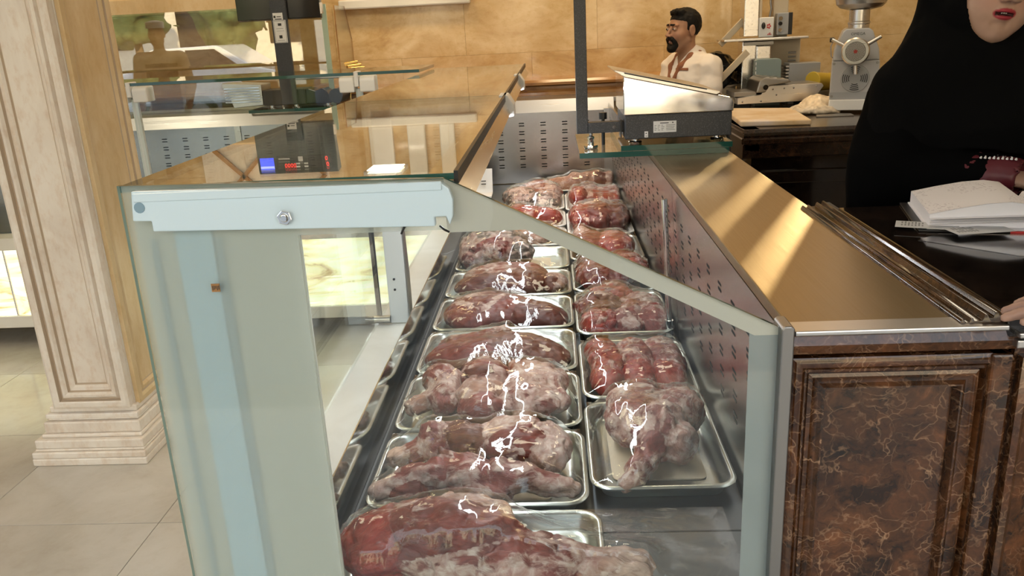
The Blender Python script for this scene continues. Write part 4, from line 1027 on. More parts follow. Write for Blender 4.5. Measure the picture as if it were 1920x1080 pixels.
    o_ = np_mesh(name, V, Q, m_meat, parent, (cx, cy, base), col)
    o_.data.attributes.new('Fat', 'FLOAT', 'POINT').data.foreach_set('value', fat.astype(np.float32))
    o_.data.attributes.new('Fib', 'FLOAT_VECTOR', 'POINT').data.foreach_set('vector', fib.astype(np.float32).ravel())
    tag(o_, label, cat, group)
    # column heights for the film
    S = F < 0; zi = np.arange(F.shape[2]) * h + lo[2]
    top = np.where(S.any(2), np.max(np.where(S, zi[None, None, :], -1), 2), 0)
    HEIGHT[o_.name] = (lo, h, top); return o_
def film(parent, x0, x1, y0, y1, meats, seed=0, sag=.0, mat=None, n=3.5e-3):
    nx, ny = int((x1 - x0) / .006), int((y1 - y0) / .006)
    X, Y = np.meshgrid(np.linspace(x0 + .004, x1 - .004, nx), np.linspace(y0 + .004, y1 - .004, ny), indexing='ij')
    O = np.full(X.shape, RIM - .02)
    for o in meats:
        lo, h, top = HEIGHT[o.name]
        i = np.round((X - lo[0]) / h).astype(int); j = np.round((Y - lo[1]) / h).astype(int)
        ok = (i >= 1) & (j >= 1) & (i < top.shape[0] - 1) & (j < top.shape[1] - 1)
        ic = np.clip(i, 1, top.shape[0] - 2); jc = np.clip(j, 1, top.shape[1] - 2)
        tt = np.maximum.reduce([top[ic + a, jc + b] for a in (-1, 0, 1) for b in (-1, 0, 1)])
        O = np.maximum(O, np.where(ok, tt + .006, 0))
    U = np.maximum(O, RIM + .002)
    edge = np.zeros(X.shape, bool); edge[0] = edge[-1] = True; edge[:, 0] = edge[:, -1] = True
    bz = RIM + .0025
    U[edge] = bz
    for it in range(260):
        A = U.copy(); A[1:-1, 1:-1] = .25 * (U[:-2, 1:-1] + U[2:, 1:-1] + U[1:-1, :-2] + U[1:-1, 2:])
        A = np.maximum(A, O) if sag == 0 else np.maximum(A - sag, O)
        A[edge] = bz; U = A
    q = np.stack([X * 13, Y * 16, X * 0 + seed * 3.1], -1); wr = np.abs(2 * fbm(q + 1.2 * fbm(q * .7, 2)[..., None], 3) - 1)
    dist = np.minimum.reduce([X - x0, x1 - X, Y - y0, y1 - Y]); U = U + (.003 - .006 * wr) * sm(dist, .0, .05) + .003 * sm(dist, 0, .04)
    V = np.stack([X, Y, U], -1).reshape(-1, 3); I = np.arange(nx * ny).reshape(nx, ny)
    Q = np.stack([I[:-1, :-1], I[1:, :-1], I[1:, 1:], I[:-1, 1:]], -1).reshape(-1, 4)
    return np_mesh('cling_film', V, Q, mat or m_cling, parent)
def tray(label, x0, x1, y0, y1, group, mat=None, pad=True):
    t = thing('meat_tray', label, 'tray', ((x0 + x1) / 2, (y0 + y1) / 2, .601), group)
    pan('pan', x0, x1, y0, y1, mat or m_tray, t)
    if pad:
        mx, my = (x0 + x1) / 2, (y0 + y1) / 2; sx, sy = (x1 - x0) * .34, (y1 - y0) * .30
        MB().prism(rrect(mx - sx, mx + sx, my - sy, my + sy, .015, 3), 'z', FLOORZ - .0025, FLOORZ + .0005).build('absorbent_pad', m_pad, t)
    return t
LX0, LX1 = -.388, .044; RX0, RX1 = .054, .337; LC = (LX0 + LX1) / 2; RC = (RX0 + RX1) / 2
GL = 'film-wrapped meat trays along the front glass'; GR = 'film-wrapped meat trays along the slotted back'
GM = 'cuts of meat on trays'
LEFT = {1: (1.118, 1.342), 2: (1.364, 1.662), 3: (1.683, 1.988), 4: (2.004, 2.308), 5: (2.330, 2.626), 6: (2.650, 2.938), 7: (2.970, 3.270), 8: (3.31, 3.60), 9: (3.635, 3.96), 10: (4.0, 4.40)}
RIGHT = {1: (1.415, 1.798), 2: (1.827, 2.203), 3: (2.262, 2.650), 4: (2.668, 3.025), 5: (3.060, 3.430), 6: (3.462, 3.915), 7: (3.958, 4.375)}
cy = lambda d, i: sum(d[i]) / 2
# --- left column
y0, y1 = LEFT[1]; yc = 1.20
t = tray('steel tray at the front end of the case under the big leg', LX0 - .015, LX1 + .02, y0, y1, GL)
def legx(q, col, fat):
    k = sm(q[:, 0], .20, .27); knob = k[:, None]; return col * (1 - knob) + np.array((.46, .32, .26)) * (.7 + .6 * fbm(q * 50, 2))[:, None] * knob, fat - .1 * k
leg = meat('leg_of_lamb', 'whole leg of lamb with a long shank, nearest the end pane', 'meat', LC, yc, [
    ('e', (-.135, .005, .055), (.085, .07, .062), 20, 'red'), ('e', (-.075, .045, .065), (.10, .050, .050), 8, 'pink'),
    ('e', (-.02, -.015, .075), (.13, .062, .066), -8, 'lean'), ('e', (.015, .045, .092), (.075, .030, .034), -18, 'fat'),
    ('e', (.03, -.055, .05), (.16, .045, .055), -10, 'memb'), ('c', (.06, -.03, .06), (.20, -.058, .055), .046, .030, 'memb'), ('c', (.19, -.056, .055), (.292, -.066, .055), .028, .022, 'pale')],
    h=.004, bumpy=.009, k=.014, group=GM, extra=legx, seed=1.)
film(t, LX0 - .01, LX1 + .25, 1.122, 1.342, [leg], 1)
y0, y1 = LEFT[2]; yc = cy(LEFT, 2)
t = tray('steel tray with two bony lamb shoulders, second from the end pane', LX0, LX1, y0, y1, GL)
m1 = meat('lamb_shoulder', 'rear lamb shoulder with bare shank bone and fatty side, second tray', 'meat', LC, yc, [
    ('c', (-.185, .028, .032), (-.150, .045, .035), .022, .020, 'bone'), ('c', (-.150, .045, .035), (-.095, .075, .045), .026, .040, 'pink'),
    ('e', (-.105, .065, .050), (.042, .045, .045), 10, 'memb'), ('e', (-.035, .065, .058), (.062, .045, .036), -28, 'brown'), ('c', (-.075, .085, .072), (.005, .035, .052), .012, .010, 'fat'),
    ('e', (.075, .055, .048), (.095, .070, .048), -6, 'memb'), ('e', (.085, .020, .050), (.085, .035, .045), -4, 'lean'), ('e', (.05, .085, .055), (.07, .035, .04), 0, 'fat'), ('e', (.14, .03, .045), (.045, .075, .045), 0, 'fat')],
    h=.0036, bumpy=.009, k=.008, group=GM, seed=2.)
m2 = meat('lamb_shoulder', 'front lamb shoulder with shank lying right, red shank end left, second tray', 'meat', LC, yc - .01, [
    ('c', (-.196, -.085, .024), (-.155, -.065, .03), .021, .022, 'bone'), ('c', (-.155, -.065, .03), (-.085, -.050, .045), .026, .036, 'pink'), ('c', (-.155, -.09, .02), (-.12, -.085, .025), .02, .024, 'lean'),
    ('e', (-.030, -.05, .045), (.075, .042, .042), -32, 'pink'), ('c', (-.075, -.02, .075), (.01, -.085, .050), .014, .012, 'brown'), ('e', (.01, -.1, .03), (.05, .02, .022), -20, 'memb'),
    ('c', (.045, -.068, .048), (.15, -.082, .036), .034, .024, 'memb'), ('c', (.150, -.082, .036), (.185, -.092, .032), .019, .016, 'bone'), ('e', (.03, -.10, .02), (.04, .02, .02), 0, 'brown')],
    h=.0036, bumpy=.008, k=.008, group=GM, seed=3.)
film(t, LX0, LX1, y0, y1, [m1, m2], 2)
y0, y1 = LEFT[3]; yc = cy(LEFT, 3)
t = tray('steel tray piled with lamb ribs and neck, third from the end pane', LX0, LX1, y0, y1, GL)
ms = []
ms.append(meat('lamb_shank', 'pale lamb shank joint at the left end of the third tray', 'meat', LC, yc, [
    ('c', (-.178, -.055, .034), (-.13, -.03, .045), .026, .034, 'pale'), ('e', (-.12, .035, .055), (.052, .075, .050), 25, 'memb'), ('e', (-.108, -.045, .045), (.04, .05, .045), 0, 'memb'), ('e', (-.135, .01, .05), (.03, .03, .04), 0, 'grey')],
    h=.0038, bumpy=.008, k=.012, group=GM, seed=4.))
ms.append(meat('lamb_neck', 'block of lamb neck with sawn spine in the middle of the third tray', 'meat', LC, yc, [
    ('e', (-.02, .075, .052), (.065, .042, .050), 0, 'pink'), ('e', (-.015, .02, .060), (.065, .045, .050), 0, 'memb'), ('e', (-.02, -.045, .052), (.065, .05, .048), 0, 'pale'), ('e', (-.015, -.09, .04), (.06, .035, .042), 0, 'pink'),
    ('c', (-.045, .085, .092), (.015, .085, .092), .010, .010, 'brown'), ('c', (-.055, .0, .100), (.0, .0, .10), .010, .010, 'brown')], h=.0038, bumpy=.007, k=.010, group=GM, seed=5.))
ribs = [('e', (.105, .03, .048), (.085, .105, .042), 0, 'fat'), ('e', (.10, -.055, .044), (.09, .06, .040), 0, 'memb')]
ribs += [('c', (.05 + .03 * k, .11 - .012 * k, .072), (.075 + .032 * k, -.09 + .01 * k, .064), .013, .012, 'pink') for k in range(4)]
ribs += [('c', (.035, -.09, .045), (.06, -.04, .06), .022, .02, 'fat'), ('c', (.08, -.115, .035), (.175, -.06, .04), .022, .018, 'fat')]
ms.append(meat('lamb_breast', 'lamb breast with white membrane over ribs, right side of the third tray', 'meat', LC, yc, ribs, h=.0038, bumpy=.007, k=.012, group=GM, fdir=(.3, 1), seed=6.))
film(t, LX0, LX1, y0, y1, ms, 3)
y0, y1 = LEFT[4]; yc = cy(LEFT, 4)
t = tray('steel tray with one smooth brown-red loin, fourth from the end pane', LX0, LX1, y0, y1, GL)
m1 = meat('beef_loin', 'smooth brown-red beef loin lying behind the bony ribs, fourth tray', 'meat', LC, yc, [
    ('e', (-.07, -.045, .028), (.135, .085, .044), 16, 'lean'), ('e', (.03, -.02, .030), (.125, .088, .048), -4, 'brown'), ('e', (.10, -.045, .024), (.10, .075, .036), -18, 'brown'), ('e', (.165, -.07, .016), (.035, .03, .022), -30, 'brown'), ('e', (-.10, .045, .026), (.085, .035, .034), 18, 'memb'), ('c', (-.13, .02, .05), (.02, .045, .072), .012, .014, 'pink')],
    h=.004, bumpy=.005, k=.02, group=GM, seed=7.)
film(t, LX0, LX1, y0, y1, [m1], 4)
y0, y1 = LEFT[5]; yc = cy(LEFT, 5)
t = tray('steel tray with a tapering dark red fillet, fifth from the end pane', LX0, LX1, y0, y1, GL)
def spots(q, col, fat):
    f = np.zeros(len(q))
    for a, b, r in (((-.16, .02), (-.10, -.06), .018), ((-.06, -.08), (-.01, .0), .012), ((-.12, .05), (-.05, .04), .014), ((-.03, -.01), (.0, .035), .010)):
        a = np.array(a); b = np.array(b); pa = q[:, :2] - a; ba = b - a; hh = np.clip(pa @ ba / (ba @ ba), 0, 1); d = np.linalg.norm(pa - hh[:, None] * ba, axis=1)
        f = np.maximum(f, 1 - sm(d + (fbm(q * 60, 2) - .5) * .03, r * .4, r))
    return col, fat + .45 * f
m1 = meat('beef_fillet', 'tapering dark red beef fillet with white fat streaks at its left, fifth tray', 'meat', LC, yc, [
    ('e', (-.10, -.015, .026), (.095, .115, .044), 10, 'lean'), ('e', (-.02, .0, .032), (.13, .105, .048), -12, 'lean'), ('e', (.075, -.04, .028), (.12, .078, .042), -17, 'dark'), ('e', (.15, -.08, .018), (.05, .045, .028), -25, 'dark'), ('c', (-.15, .06, .045), (-.05, .075, .06), .016, .012, 'memb')],
    h=.004, bumpy=.005, k=.02, group=GM, extra=spots, seed=8.)
film(t, LX0, LX1, y0, y1, [m1], 5)
y0, y1 = LEFT[6]; yc = cy(LEFT, 6)
t = tray('steel tray with a dark loin and a small brown piece, sixth from the end pane', LX0, LX1, y0, y1, GL)
m1 = meat('beef_loin', 'dark two-layered beef loin with fat seam, sixth tray', 'meat', LC, yc, [
    ('e', (-.06, -.045, .026), (.135, .082, .044), 8, 'dark'), ('e', (-.03, .045, .034), (.14, .075, .050), -3, 'pink'), ('e', (.06, .0, .030), (.085, .105, .046), -12, 'brown'), ('e', (.045, .04, .04), (.09, .06, .044), -6, 'lean')], h=.0045, bumpy=.005, k=.010, group=GM, seed=9.)
m2 = meat('meat_piece', 'small round brown piece of meat at the right of the sixth tray', 'meat', LC, yc, [('e', (.160, -.005, .022), (.045, .07, .034), 10, 'pale'), ('e', (.145, -.03, .026), (.035, .045, .03), 10, 'brown')], h=.0045, bumpy=.006, k=.01, group=GM, seed=10.)
film(t, LX0, LX1, y0, y1, [m1, m2], 6)
y0, y1 = LEFT[7]; yc = cy(LEFT, 7)
t = tray('steel tray holding a grey-fat shoulder pushed to its left, seventh from the end pane', LX0, LX1, y0, y1, GL)
m1 = meat('beef_shoulder', 'grey-streaked fatty beef shoulder in loose film, seventh tray', 'meat', LC, yc, [
    ('e', (-.075, .02, .070), (.135, .125, .075), 0, 'grey'), ('e', (-.06, -.06, .075), (.08, .06, .055), 20, 'pink'), ('e', (-.14, -.05, .045), (.07, .08, .05), 0, 'memb'), ('e', (.02, -.03, .06), (.06, .09, .055), 20, 'grey'), ('e', (-.17, .02, .05), (.04, .12, .06), 0, 'pink')],
    h=.0045, bumpy=.012, k=.016, group=GM, seed=11.)
film(t, LX0, LX1, y0, y1, [m1], 7)
y0, y1 = LEFT[8]; yc = cy(LEFT, 8)
t = tray('white foam tray of pale trimmings just behind the sloping grey band', LX0 + .12, LX1, y0, y1, GL, m_foam, False)
m1 = meat('meat_trimmings', 'pale meat trimmings behind the sloping grey band', 'meat', LC + .06, yc, [('e', (.0, -.01, .03), (.10, .09, .035), 0, 'pale'), ('e', (.05, .04, .035), (.06, .05, .035), 0, 'pink')], h=.006, bumpy=.008, k=.012, group=GM, seed=12.)
film(t, LX0 + .12, LX1, y0, y1, [m1], 8)
y0, y1 = LEFT[9]; yc = cy(LEFT, 9)
t = tray('white foam tray with a red steak in the far left row', LX0 + .14, LX1, y0, y1, GL, m_foam, False)
m1 = meat('beef_steak', 'bright red folded beef steak in the white far tray', 'meat', LC + .07, yc, [('e', (-.03, .03, .04), (.11, .08, .045), -14, 'red'), ('e', (.05, -.03, .04), (.085, .06, .042), -10, 'red'), ('e', (-.07, .06, .04), (.06, .06, .045), 0, 'memb')], h=.006, bumpy=.008, k=.010, group=GM, seed=13.)
film(t, LX0 + .14, LX1, y0, y1, [m1], 9)
y0, y1 = LEFT[10]; yc = cy(LEFT, 10)
t = tray('white foam tray with greyish bagged offal in the far left row', LX0 + .13, LX1, y0, y1, GL, m_foam, False)
m1 = meat('offal', 'greyish pink offal bulging in film in the far left tray', 'meat', LC + .06, yc, [('e', (-.06, .0, .05), (.10, .14, .055), 0, 'grey'), ('e', (.06, .03, .055), (.09, .12, .055), 0, 'memb'), ('e', (.02, .1, .07), (.08, .06, .05), 0, 'pink'), ('e', (.05, -.09, .045), (.09, .07, .05), 0, 'grey')], h=.007, bumpy=.010, k=.010, group=GM, seed=14.)
film(t, LX0 + .13, LX1, y0, y1, [m1], 10)
# --- right column
y0, y1 = RIGHT[1]; yc = cy(RIGHT, 1)
t = tray('steel tray with pale knuckle joint, nearest tray along the slotted back', RX0, RX1, y0, y1, GR)
m1 = meat('lamb_knuckle', 'pale pink lamb knuckle joint with shank end pointing forward, nearest right tray', 'meat', RC, yc, [
    ('e', (-.02, .105, .05), (.075, .07, .05), 0, 'memb'), ('e', (.06, .08, .05), (.06, .09, .05), -20, 'pink'), ('e', (-.045, .02, .055), (.06, .075, .05), 25, 'pink'), ('e', (.015, -.02, .07), (.055, .06, .05), -20, 'memb'),
    ('e', (.045, -.06, .05), (.04, .045, .045), 0, 'fat'), ('e', (.015, .0, .105), (.026, .022, .016), 0, 'fat'), ('c', (-.01, -.07, .05), (-.055, -.16, .03), .036, .022, 'memb'), ('c', (-.055, -.155, .03), (-.075, -.178, .026), .022, .018, 'bone'), ('e', (-.03, .13, .07), (.05, .03, .03), 0, 'fat')],
    h=.0038, bumpy=.010, k=.012, group=GM, fdir=(.4, 1), seed=21.)
film(t, RX0, RX1, y0, y1, [m1], 21)
y0, y1 = RIGHT[2]; yc = cy(RIGHT, 2)
t = tray('steel tray with three rolled red joints side by side, second along the slotted back', RX0, RX1, y0, y1, GR)
ms = []
for i, (u, cl_, w_) in enumerate(((-.075, 'red', 'left'), (.008, 'pink', 'middle'), (.083, 'lean', 'right'))):
    ms.append(meat('rolled_joint', w_ + ' one of three rolled red joints in the second tray along the slotted back', 'meat', RC, yc, [
        ('e', (u - .003, -.085, .030), (.047, .085, .038), 0, 'red'), ('e', (u, .0, .032), (.048, .10, .040), 4, cl_), ('e', (u - .006, .10, .028), (.046, .065, .036), -4, 'red' if i < 2 else 'pink'), ('c', (u - .02, -.02, .052), (u + .02, .03, .055), .018, .016, 'pink')], h=.004, bumpy=.007, k=.006, group=GM, fdir=(1, .2), seed=22. + i))
film(t, RX0, RX1, y0, y1, ms, 22)
y0, y1 = RIGHT[3]; yc = cy(RIGHT, 3)
t = tray('steel tray crowded with red rolls and chunks, third along the slotted back', RX0, RX1, y0, y1, GR)
ms = []
for i, (u, v, r, cl_, lab) in enumerate(((-.07, -.11, .056, 'red', 'front left red chunk'), (.015, -.10, .052, 'pink', 'front middle pink roll'), (.088, -.105, .05, 'pink', 'front right pink roll'), (-.065, .03, .065, 'dark', 'dark middle chunk'), (.06, .03, .06, 'memb', 'fatty pale chunk'), (-.02, .125, .06, 'red', 'rear red chunk'))):
    ms.append(meat('meat_chunk', lab + ' in the third tray along the slotted back', 'meat', RC, yc, [('e', (u, v, .022), (r * 1.12, r * 1.5, .042), 10 * i, cl_), ('e', (u + .012, v + .03, .026), (r * .9, r * 1.0, .038), -15 * i, 'memb' if i % 2 else 'red'), ('e', (u - .02, v - .02, .03), (r * .5, r * .8, .032), 30 * i, 'lean')], h=.0045, bumpy=.011, k=.012, group=GM, seed=25. + i))
film(t, RX0, RX1, y0, y1, ms, 23)
y0, y1 = RIGHT[4]; yc = cy(RIGHT, 4)
t = tray('steel tray of glossy dark red meat crossing behind the grey band', RX0, RX1, y0, y1, GR)
m1 = meat('beef_topside', 'glossy dark red beef topside crossing behind the grey band', 'meat', RC, yc, [('e', (-.03, -.04, .036), (.10, .13, .050), 10, 'lean'), ('e', (.05, .05, .034), (.085, .12, .046), 0, 'red'), ('e', (-.07, .08, .032), (.06, .08, .045), 0, 'dark')], h=.005, bumpy=.012, k=.010, group=GM, seed=31.)
film(t, RX0, RX1, y0, y1, [m1], 24)
y0, y1 = RIGHT[5]; yc = cy(RIGHT, 5)
t = tray('steel tray with an orange-red square-cut joint, just above the grey band', RX0, RX1, y0, y1, GR)
m1 = meat('beef_rump', 'orange-red square-cut beef rump with a white fat line, just above the grey band', 'meat', RC, yc, [('e', (.04, -.01, .034), (.080, .15, .048), 0, 'red'), ('e', (.045, -.06, .034), (.070, .09, .045), 0, 'red'), ('e', (-.06, .03, .032), (.075, .13, .044), 0, 'lean'), ('e', (-.09, .1, .04), (.04, .06, .045), 0, 'fat')], h=.005, bumpy=.007, k=.008, group=GM, fdir=(.4, 1), seed=32.)
film(t, RX0, RX1, y0, y1, [m1], 25)
y0, y1 = RIGHT[6]; yc = cy(RIGHT, 6)
t = tray('foam tray with lumpy dark red fillets, sixth along the slotted back', RX0, RX1, y0, y1, GR, m_foam)
m1 = meat('beef_fillet', 'lumpy dark red fillets under shiny film, sixth tray along the slotted back', 'meat', RC, yc, [('e', (-.075, -.02, .05), (.06, .15, .055), 0, 'red'), ('e', (.0, -.04, .06), (.065, .14, .058), 0, 'lean'), ('e', (.08, .0, .05), (.06, .16, .052), 0, 'dark'), ('e', (-.01, .12, .05), (.10, .07, .045), 0, 'memb')], h=.006, bumpy=.012, k=.010, group=GM, seed=33.)
film(t, RX0, RX1, y0, y1, [m1], 26)
y0, y1 = RIGHT[7]; yc = cy(RIGHT, 7)
t = tray('foam tray with a ridged rack of ribs, seventh along the slotted back', RX0, RX1, y0, y1, GR, m_foam)
pr = [('e', (-.075, -.03, .055), (.05, .12, .05), 0, 'red'), ('e', (-.02, .1, .05), (.06, .05, .05), 0, 'pink')] + [('c', (-.02 + .026 * k, -.12, .05), (-.01 + .026 * k, .10, .062), .020, .018, 'red' if k % 2 else 'pink') for k in range(6)]
m1 = meat('rib_rack', 'ridged red and white rack of ribs, seventh tray along the slotted back', 'meat', RC, yc, pr, h=.006, bumpy=.006, k=.006, group=GM, fdir=(.2, 1), seed=34.)
film(t, RX0, RX1, y0, y1, [m1], 27)
m1 = meat('lamb_shank', 'long pale shank in film lying across the far end of the trays', 'meat', .14, 4.62, [('c', (-.21, -.02, .03), (-.02, .0, .05), .03, .05, 'pale'), ('c', (-.02, .0, .05), (.10, .01, .055), .052, .048, 'pale'), ('e', (.11, .0, .055), (.05, .05, .045), 0, 'brown'), ('e', (.165, .01, .055), (.035, .05, .045), 0, 'fat')], h=.007, bumpy=.008, k=.02, group=GM, base=.606, seed=35.)
t = tray('foam tray under the long pale shank at the far end', -.10, .335, 4.47, 4.76, GR, m_foam, False)
film(t, -.10, .335, 4.47, 4.76, [m1], 28)
# ------------------------------------------------------------------ people
def rotz(a):
    c, s = math.cos(a), math.sin(a); return np.array(((c, -s, 0), (s, c, 0), (0, 0, 1)))
def head_frame(yaw, roll=0., pitch=0.):
    """columns: subject's left, forward, up; yaw 0 looks towards -y"""
    R = Matrix.Rotation(yaw, 3, 'Z') @ Matrix.Rotation(math.pi, 3, 'Z') @ Matrix.Rotation(pitch, 3, 'X') @ Matrix.Rotation(roll, 3, 'Y')
    M_ = np.array(R); return M_
def head_sdf(q, fem=False):
    """q in head coordinates: x = side, y = forward, z = up; origin mid-head; chin at z=-.115"""
    S = np.stack([np.abs(q[..., 0]), q[..., 1], q[..., 2]], -1)
    d = d_ell(q, (0, -.018, .032), (.074, .094, .084))
    d = smin(d, d_ell(q, (0, .028, -.030), (.061 if not fem else .060, .062, .085)), .02)
    d = smin(d, d_ell(q, (0, .052, -.092), (.028 if not fem else .024, .028, .023)), .022)
    d = smin(d, d_cap(S, (.056, .0, -.055), (.022, .052, -.094), .014), .022)
    if fem: d = smin(d, d_ell(S, (.034, .040, -.050), (.047, .042, .050)), .02); d = smin(d, d_ell(q, (0, .022, -.03), (.074, .060, .075)), .02)
    d = smin(d, d_ell(S, (.036, .052, -.022), (.030, .030, .030)), .016)
    d = smin(d, d_ell(S, (.030, .074, .030), (.026, .012, .009)), .012)
    d = smax(d, -d_ell(S, (.031, .100, .009), (.019, .022, .011)), .010)
    d = smin(d, d_ell(S, (.031, .076, .009), (.0160, .0120, .0120)), .004)
    d = smin(d, d_cap(q, (0, .086, .012), (0, .109, -.024), .0065, .0105), .010)
    d = smin(d, d_ell(S, (.0125, .097, -.027), (.0095, .012, .0085)), .005)
    d = smax(d, -d_ell(S, (.0075, .104, -.0355), (.0042, .006, .004)), .003)
    d = smin(d, d_ell(q, (0, .083, -.050), (.021, .013, .0070)), .005)
    d = smin(d, d_ell(q, (0, .081, -.0625), (.018, .013, .0078)), .005)
    gap = .0036 if fem else .001
    if fem:
        d = smax(d, -d_cap(S, (.0, .093, -.080), (.014, .088, -.078), .002), .012)
    d = smax(d, -d_ell(q, (0, .096, -.0563), (.021 if fem else .0175, .012, gap)), .002)
    d = smin(d, d_ell(S, (.0755, -.010, -.002), (.009, .019, .032)), .006)
    d = smax(d, -d_ell(S, (.085, -.006, .0), (.005, .011, .019)), .004)
    d = smin(d, d_cap(q, (0, -.022, -.06), (0, -.040, -.21), .052 if not fem else .046), .025)
    return d
def head_col(q, skin, lip, fem=False, stub=0.):
    n = fbm(q * 60, 3)[:, None]; c = np.array(skin) * (.88 + .24 * n)
    S = np.abs(q[:, 0])
    ck = (1 - sm(np.linalg.norm((np.stack([S, q[:, 2]], -1) - (.038, -.028)), axis=1), .008, .035))[:, None] * .35 * (q[:, 1] > .02)[:, None]
    c = c * (1 - ck) + np.array((.62, .30, .24)) * ck * (skin[0] / .55) + 0
    lw = .0262 if fem else .0225; lx = S / lw; lz = (q[:, 2] + .0563 - .0012) / (.0135 - .003 * (q[:, 2] > -.0563))
    m = (1 - sm(lx ** 2 + lz ** 2, .75, 1.0)) * (q[:, 1] > .07)
    m = m[:, None]; c = c * (1 - m) + np.array(lip) * m
    ins = ((np.abs(q[:, 2] + .0563) < (.0036 if fem else .0022)) & (S < (.0205 if fem else .016)) & (q[:, 1] > .06) & (q[:, 1] < .0905))[:, None]
    c = np.where(ins, np.array((.04, .01, .01)), c)
    if stub:
        b = sm(-q[:, 2], .03, .06) * sm(q[:, 1], -.03, .03); b = (b * stub)[:, None]; c = c * (1 - b) + np.array((.11, .075, .055)) * b
    return c
def limb(p, pts, radii, k=.02):
    d = None
    for a, b, r0, r1 in zip(pts[:-1], pts[1:], radii[:-1], radii[1:]):
        e = d_cap(p, a, b, r0, r1); d = e if d is None else smin(d, e, k)
    return d
def hand_sdf(p, wrist, fdir, up, side=1, curl=.35, s=1.0):
    """hand with palm, four jointed fingers and thumb; fdir: finger direction, up: back-of-hand direction"""
    f = Vector(fdir).normalized(); u = Vector(up); u = (u - f * u.dot(f)).normalized(); l = u.cross(f) * side
    R = np.array([list(f), list(l), list(u)]).T; q = (p - np.array(wrist)) @ R / s
    d = d_ell(q, (.048, 0, 0), (.054, .041, .015)); d = smin(d, d_cap(q, (0, 0, 0), (-.05, 0, .002), .026, .027), .015)
    for i, (y, L, bx, sp) in enumerate(((.030, .072, .088, .10), (.010, .082, .093, .02), (-.010, .076, .090, -.06), (-.029, .060, .082, -.16))):
        a = curl * (1 + .12 * i); x, z, ang = bx, .002, -a * .4; pts = [(x - .02, y, z)]; yy = y
        for seg in (.46, .31, .23):
            pts.append((x, yy, z)); x += L * seg * math.cos(ang); z += L * seg * math.sin(ang); yy += L * seg * math.sin(sp); ang -= a
        pts.append((x, yy, z)); d = smin(d, limb(q, pts, (.0095, .0092, .0083, .0076, .0064), .004), .006)
    d = smin(d, limb(q, [(.015, .028, -.004), (.045, .052, -.010), (.072, .064, -.016), (.094, .068, -.022)], (.014, .0125, .010, .0075), .005), .010)
    return d * s
# --- the butcher at the back wall
BX, BY = .775, 4.97; BC = np.array((BX - .012, BY, 1.437)); BR = head_frame(math.radians(-62))
fwd_b = BR[:, 1]
bt = thing('person', 'butcher with dark hair and goatee in a cream shirt, looking left by the wall', 'person', (BX, BY, 0))
side_b = np.array((-fwd_b[1], fwd_b[0], 0.)); up3 = np.array((0, 0, 1.))
TC = BC + np.array((.02, .0, 0)) - fwd_b * .03
def W(a, f, z): return TC * np.array((1, 1, 0)) + side_b * a + fwd_b * f + np.array((0, 0, z))
def body_b(p):
    q = (p - BC) @ BR
    d = head_sdf(q)
    t = np.minimum.reduce([d_ell((p - W(0, 0, 1.05)) @ np.stack([side_b, fwd_b, up3], 1), (0, 0, 0), (.165, .11, .26)), d_ell((p - W(0, 0, .80)) @ np.stack([side_b, fwd_b, up3], 1), (0, 0, 0), (.15, .11, .18))])
    d = smin(d, t, .03); d = smin(d, d_cap(p, W(-.15, 0, 1.235), W(.15, 0, 1.235), .055), .04)
    for s in (-1, 1):
        d = smin(d, limb(p, [W(.18 * s, 0, 1.235), W(.21 * s, .02, .98), W(.14 * s, .22, .93)], (.052, .042, .032)), .02)
        d = smin(d, limb(p, [W(.085 * s, 0, .75), W(.09 * s, .01, .42), W(.09 * s, 0, .06)], (.08, .055, .042)), .03)
        d = smin(d, d_cap(p, W(.09 * s, -.02, .04), W(.09 * s, .12, .035), .04, .034), .02)
        d = smin(d, hand_sdf(p, W(.14 * s, .22, .93), fwd_b - .3 * side_b * s, up3, s), .01)
    return d
def bcol(V):
    q = (V - BC) @ BR; return head_col(q, (.40, .215, .135), (.33, .14, .11), stub=.25)
sdf_obj('body', body_b, (BX - .40, BY - .36, -.004), (BX + .32, BY + .36, 1.575), .012, m_skin, bt, (0, 0, 0), bcol, (((BC[0] - .13, BC[0] + .11, .0036),), ((BC[1] - .11, BC[1] + .11, .0036),), ((BC[2] - .13, BC[2] + .05, .0036),)))
def hair_b(p):
    q = (p - BC) @ BR; n = fbm(q * np.array((70, 70, 70)), 2) - .5
    n3 = fbm(q * np.array((160, 90, 160)), 2) - .5
    sk = d_ell(q, (0, -.020, .036), (.0775, .098, .089)) + n * .006 + n3 * .005
    sk = smin(sk, d_ell(q, (0, .040, .100), (.052, .040, .019)) + n * .018, .012)
    keep = np.maximum(-(q[..., 2] - (-.058 + np.clip(q[..., 1] + .06, 0, .2) * .85)), -(q[..., 2] - (.066 + 0 * q[..., 0]) ) * (q[..., 1] > .045))
    cut = np.maximum(q[..., 1] - (.020 + np.clip((q[..., 2] - .045) * 3.5, 0, .08)), -(q[..., 2] + .075 - 0 * q[..., 1]))
    ear = -d_ell(np.stack([np.abs(q[..., 0]), q[..., 1], q[..., 2]], -1), (.08, -.012, -.016), (.035, .021, .038))
    return np.maximum(np.maximum(sk, cut), ear)
sdf_obj('hair', hair_b, tuple(BC - .135), tuple(BC + .15), .0042, m_hair, bt)
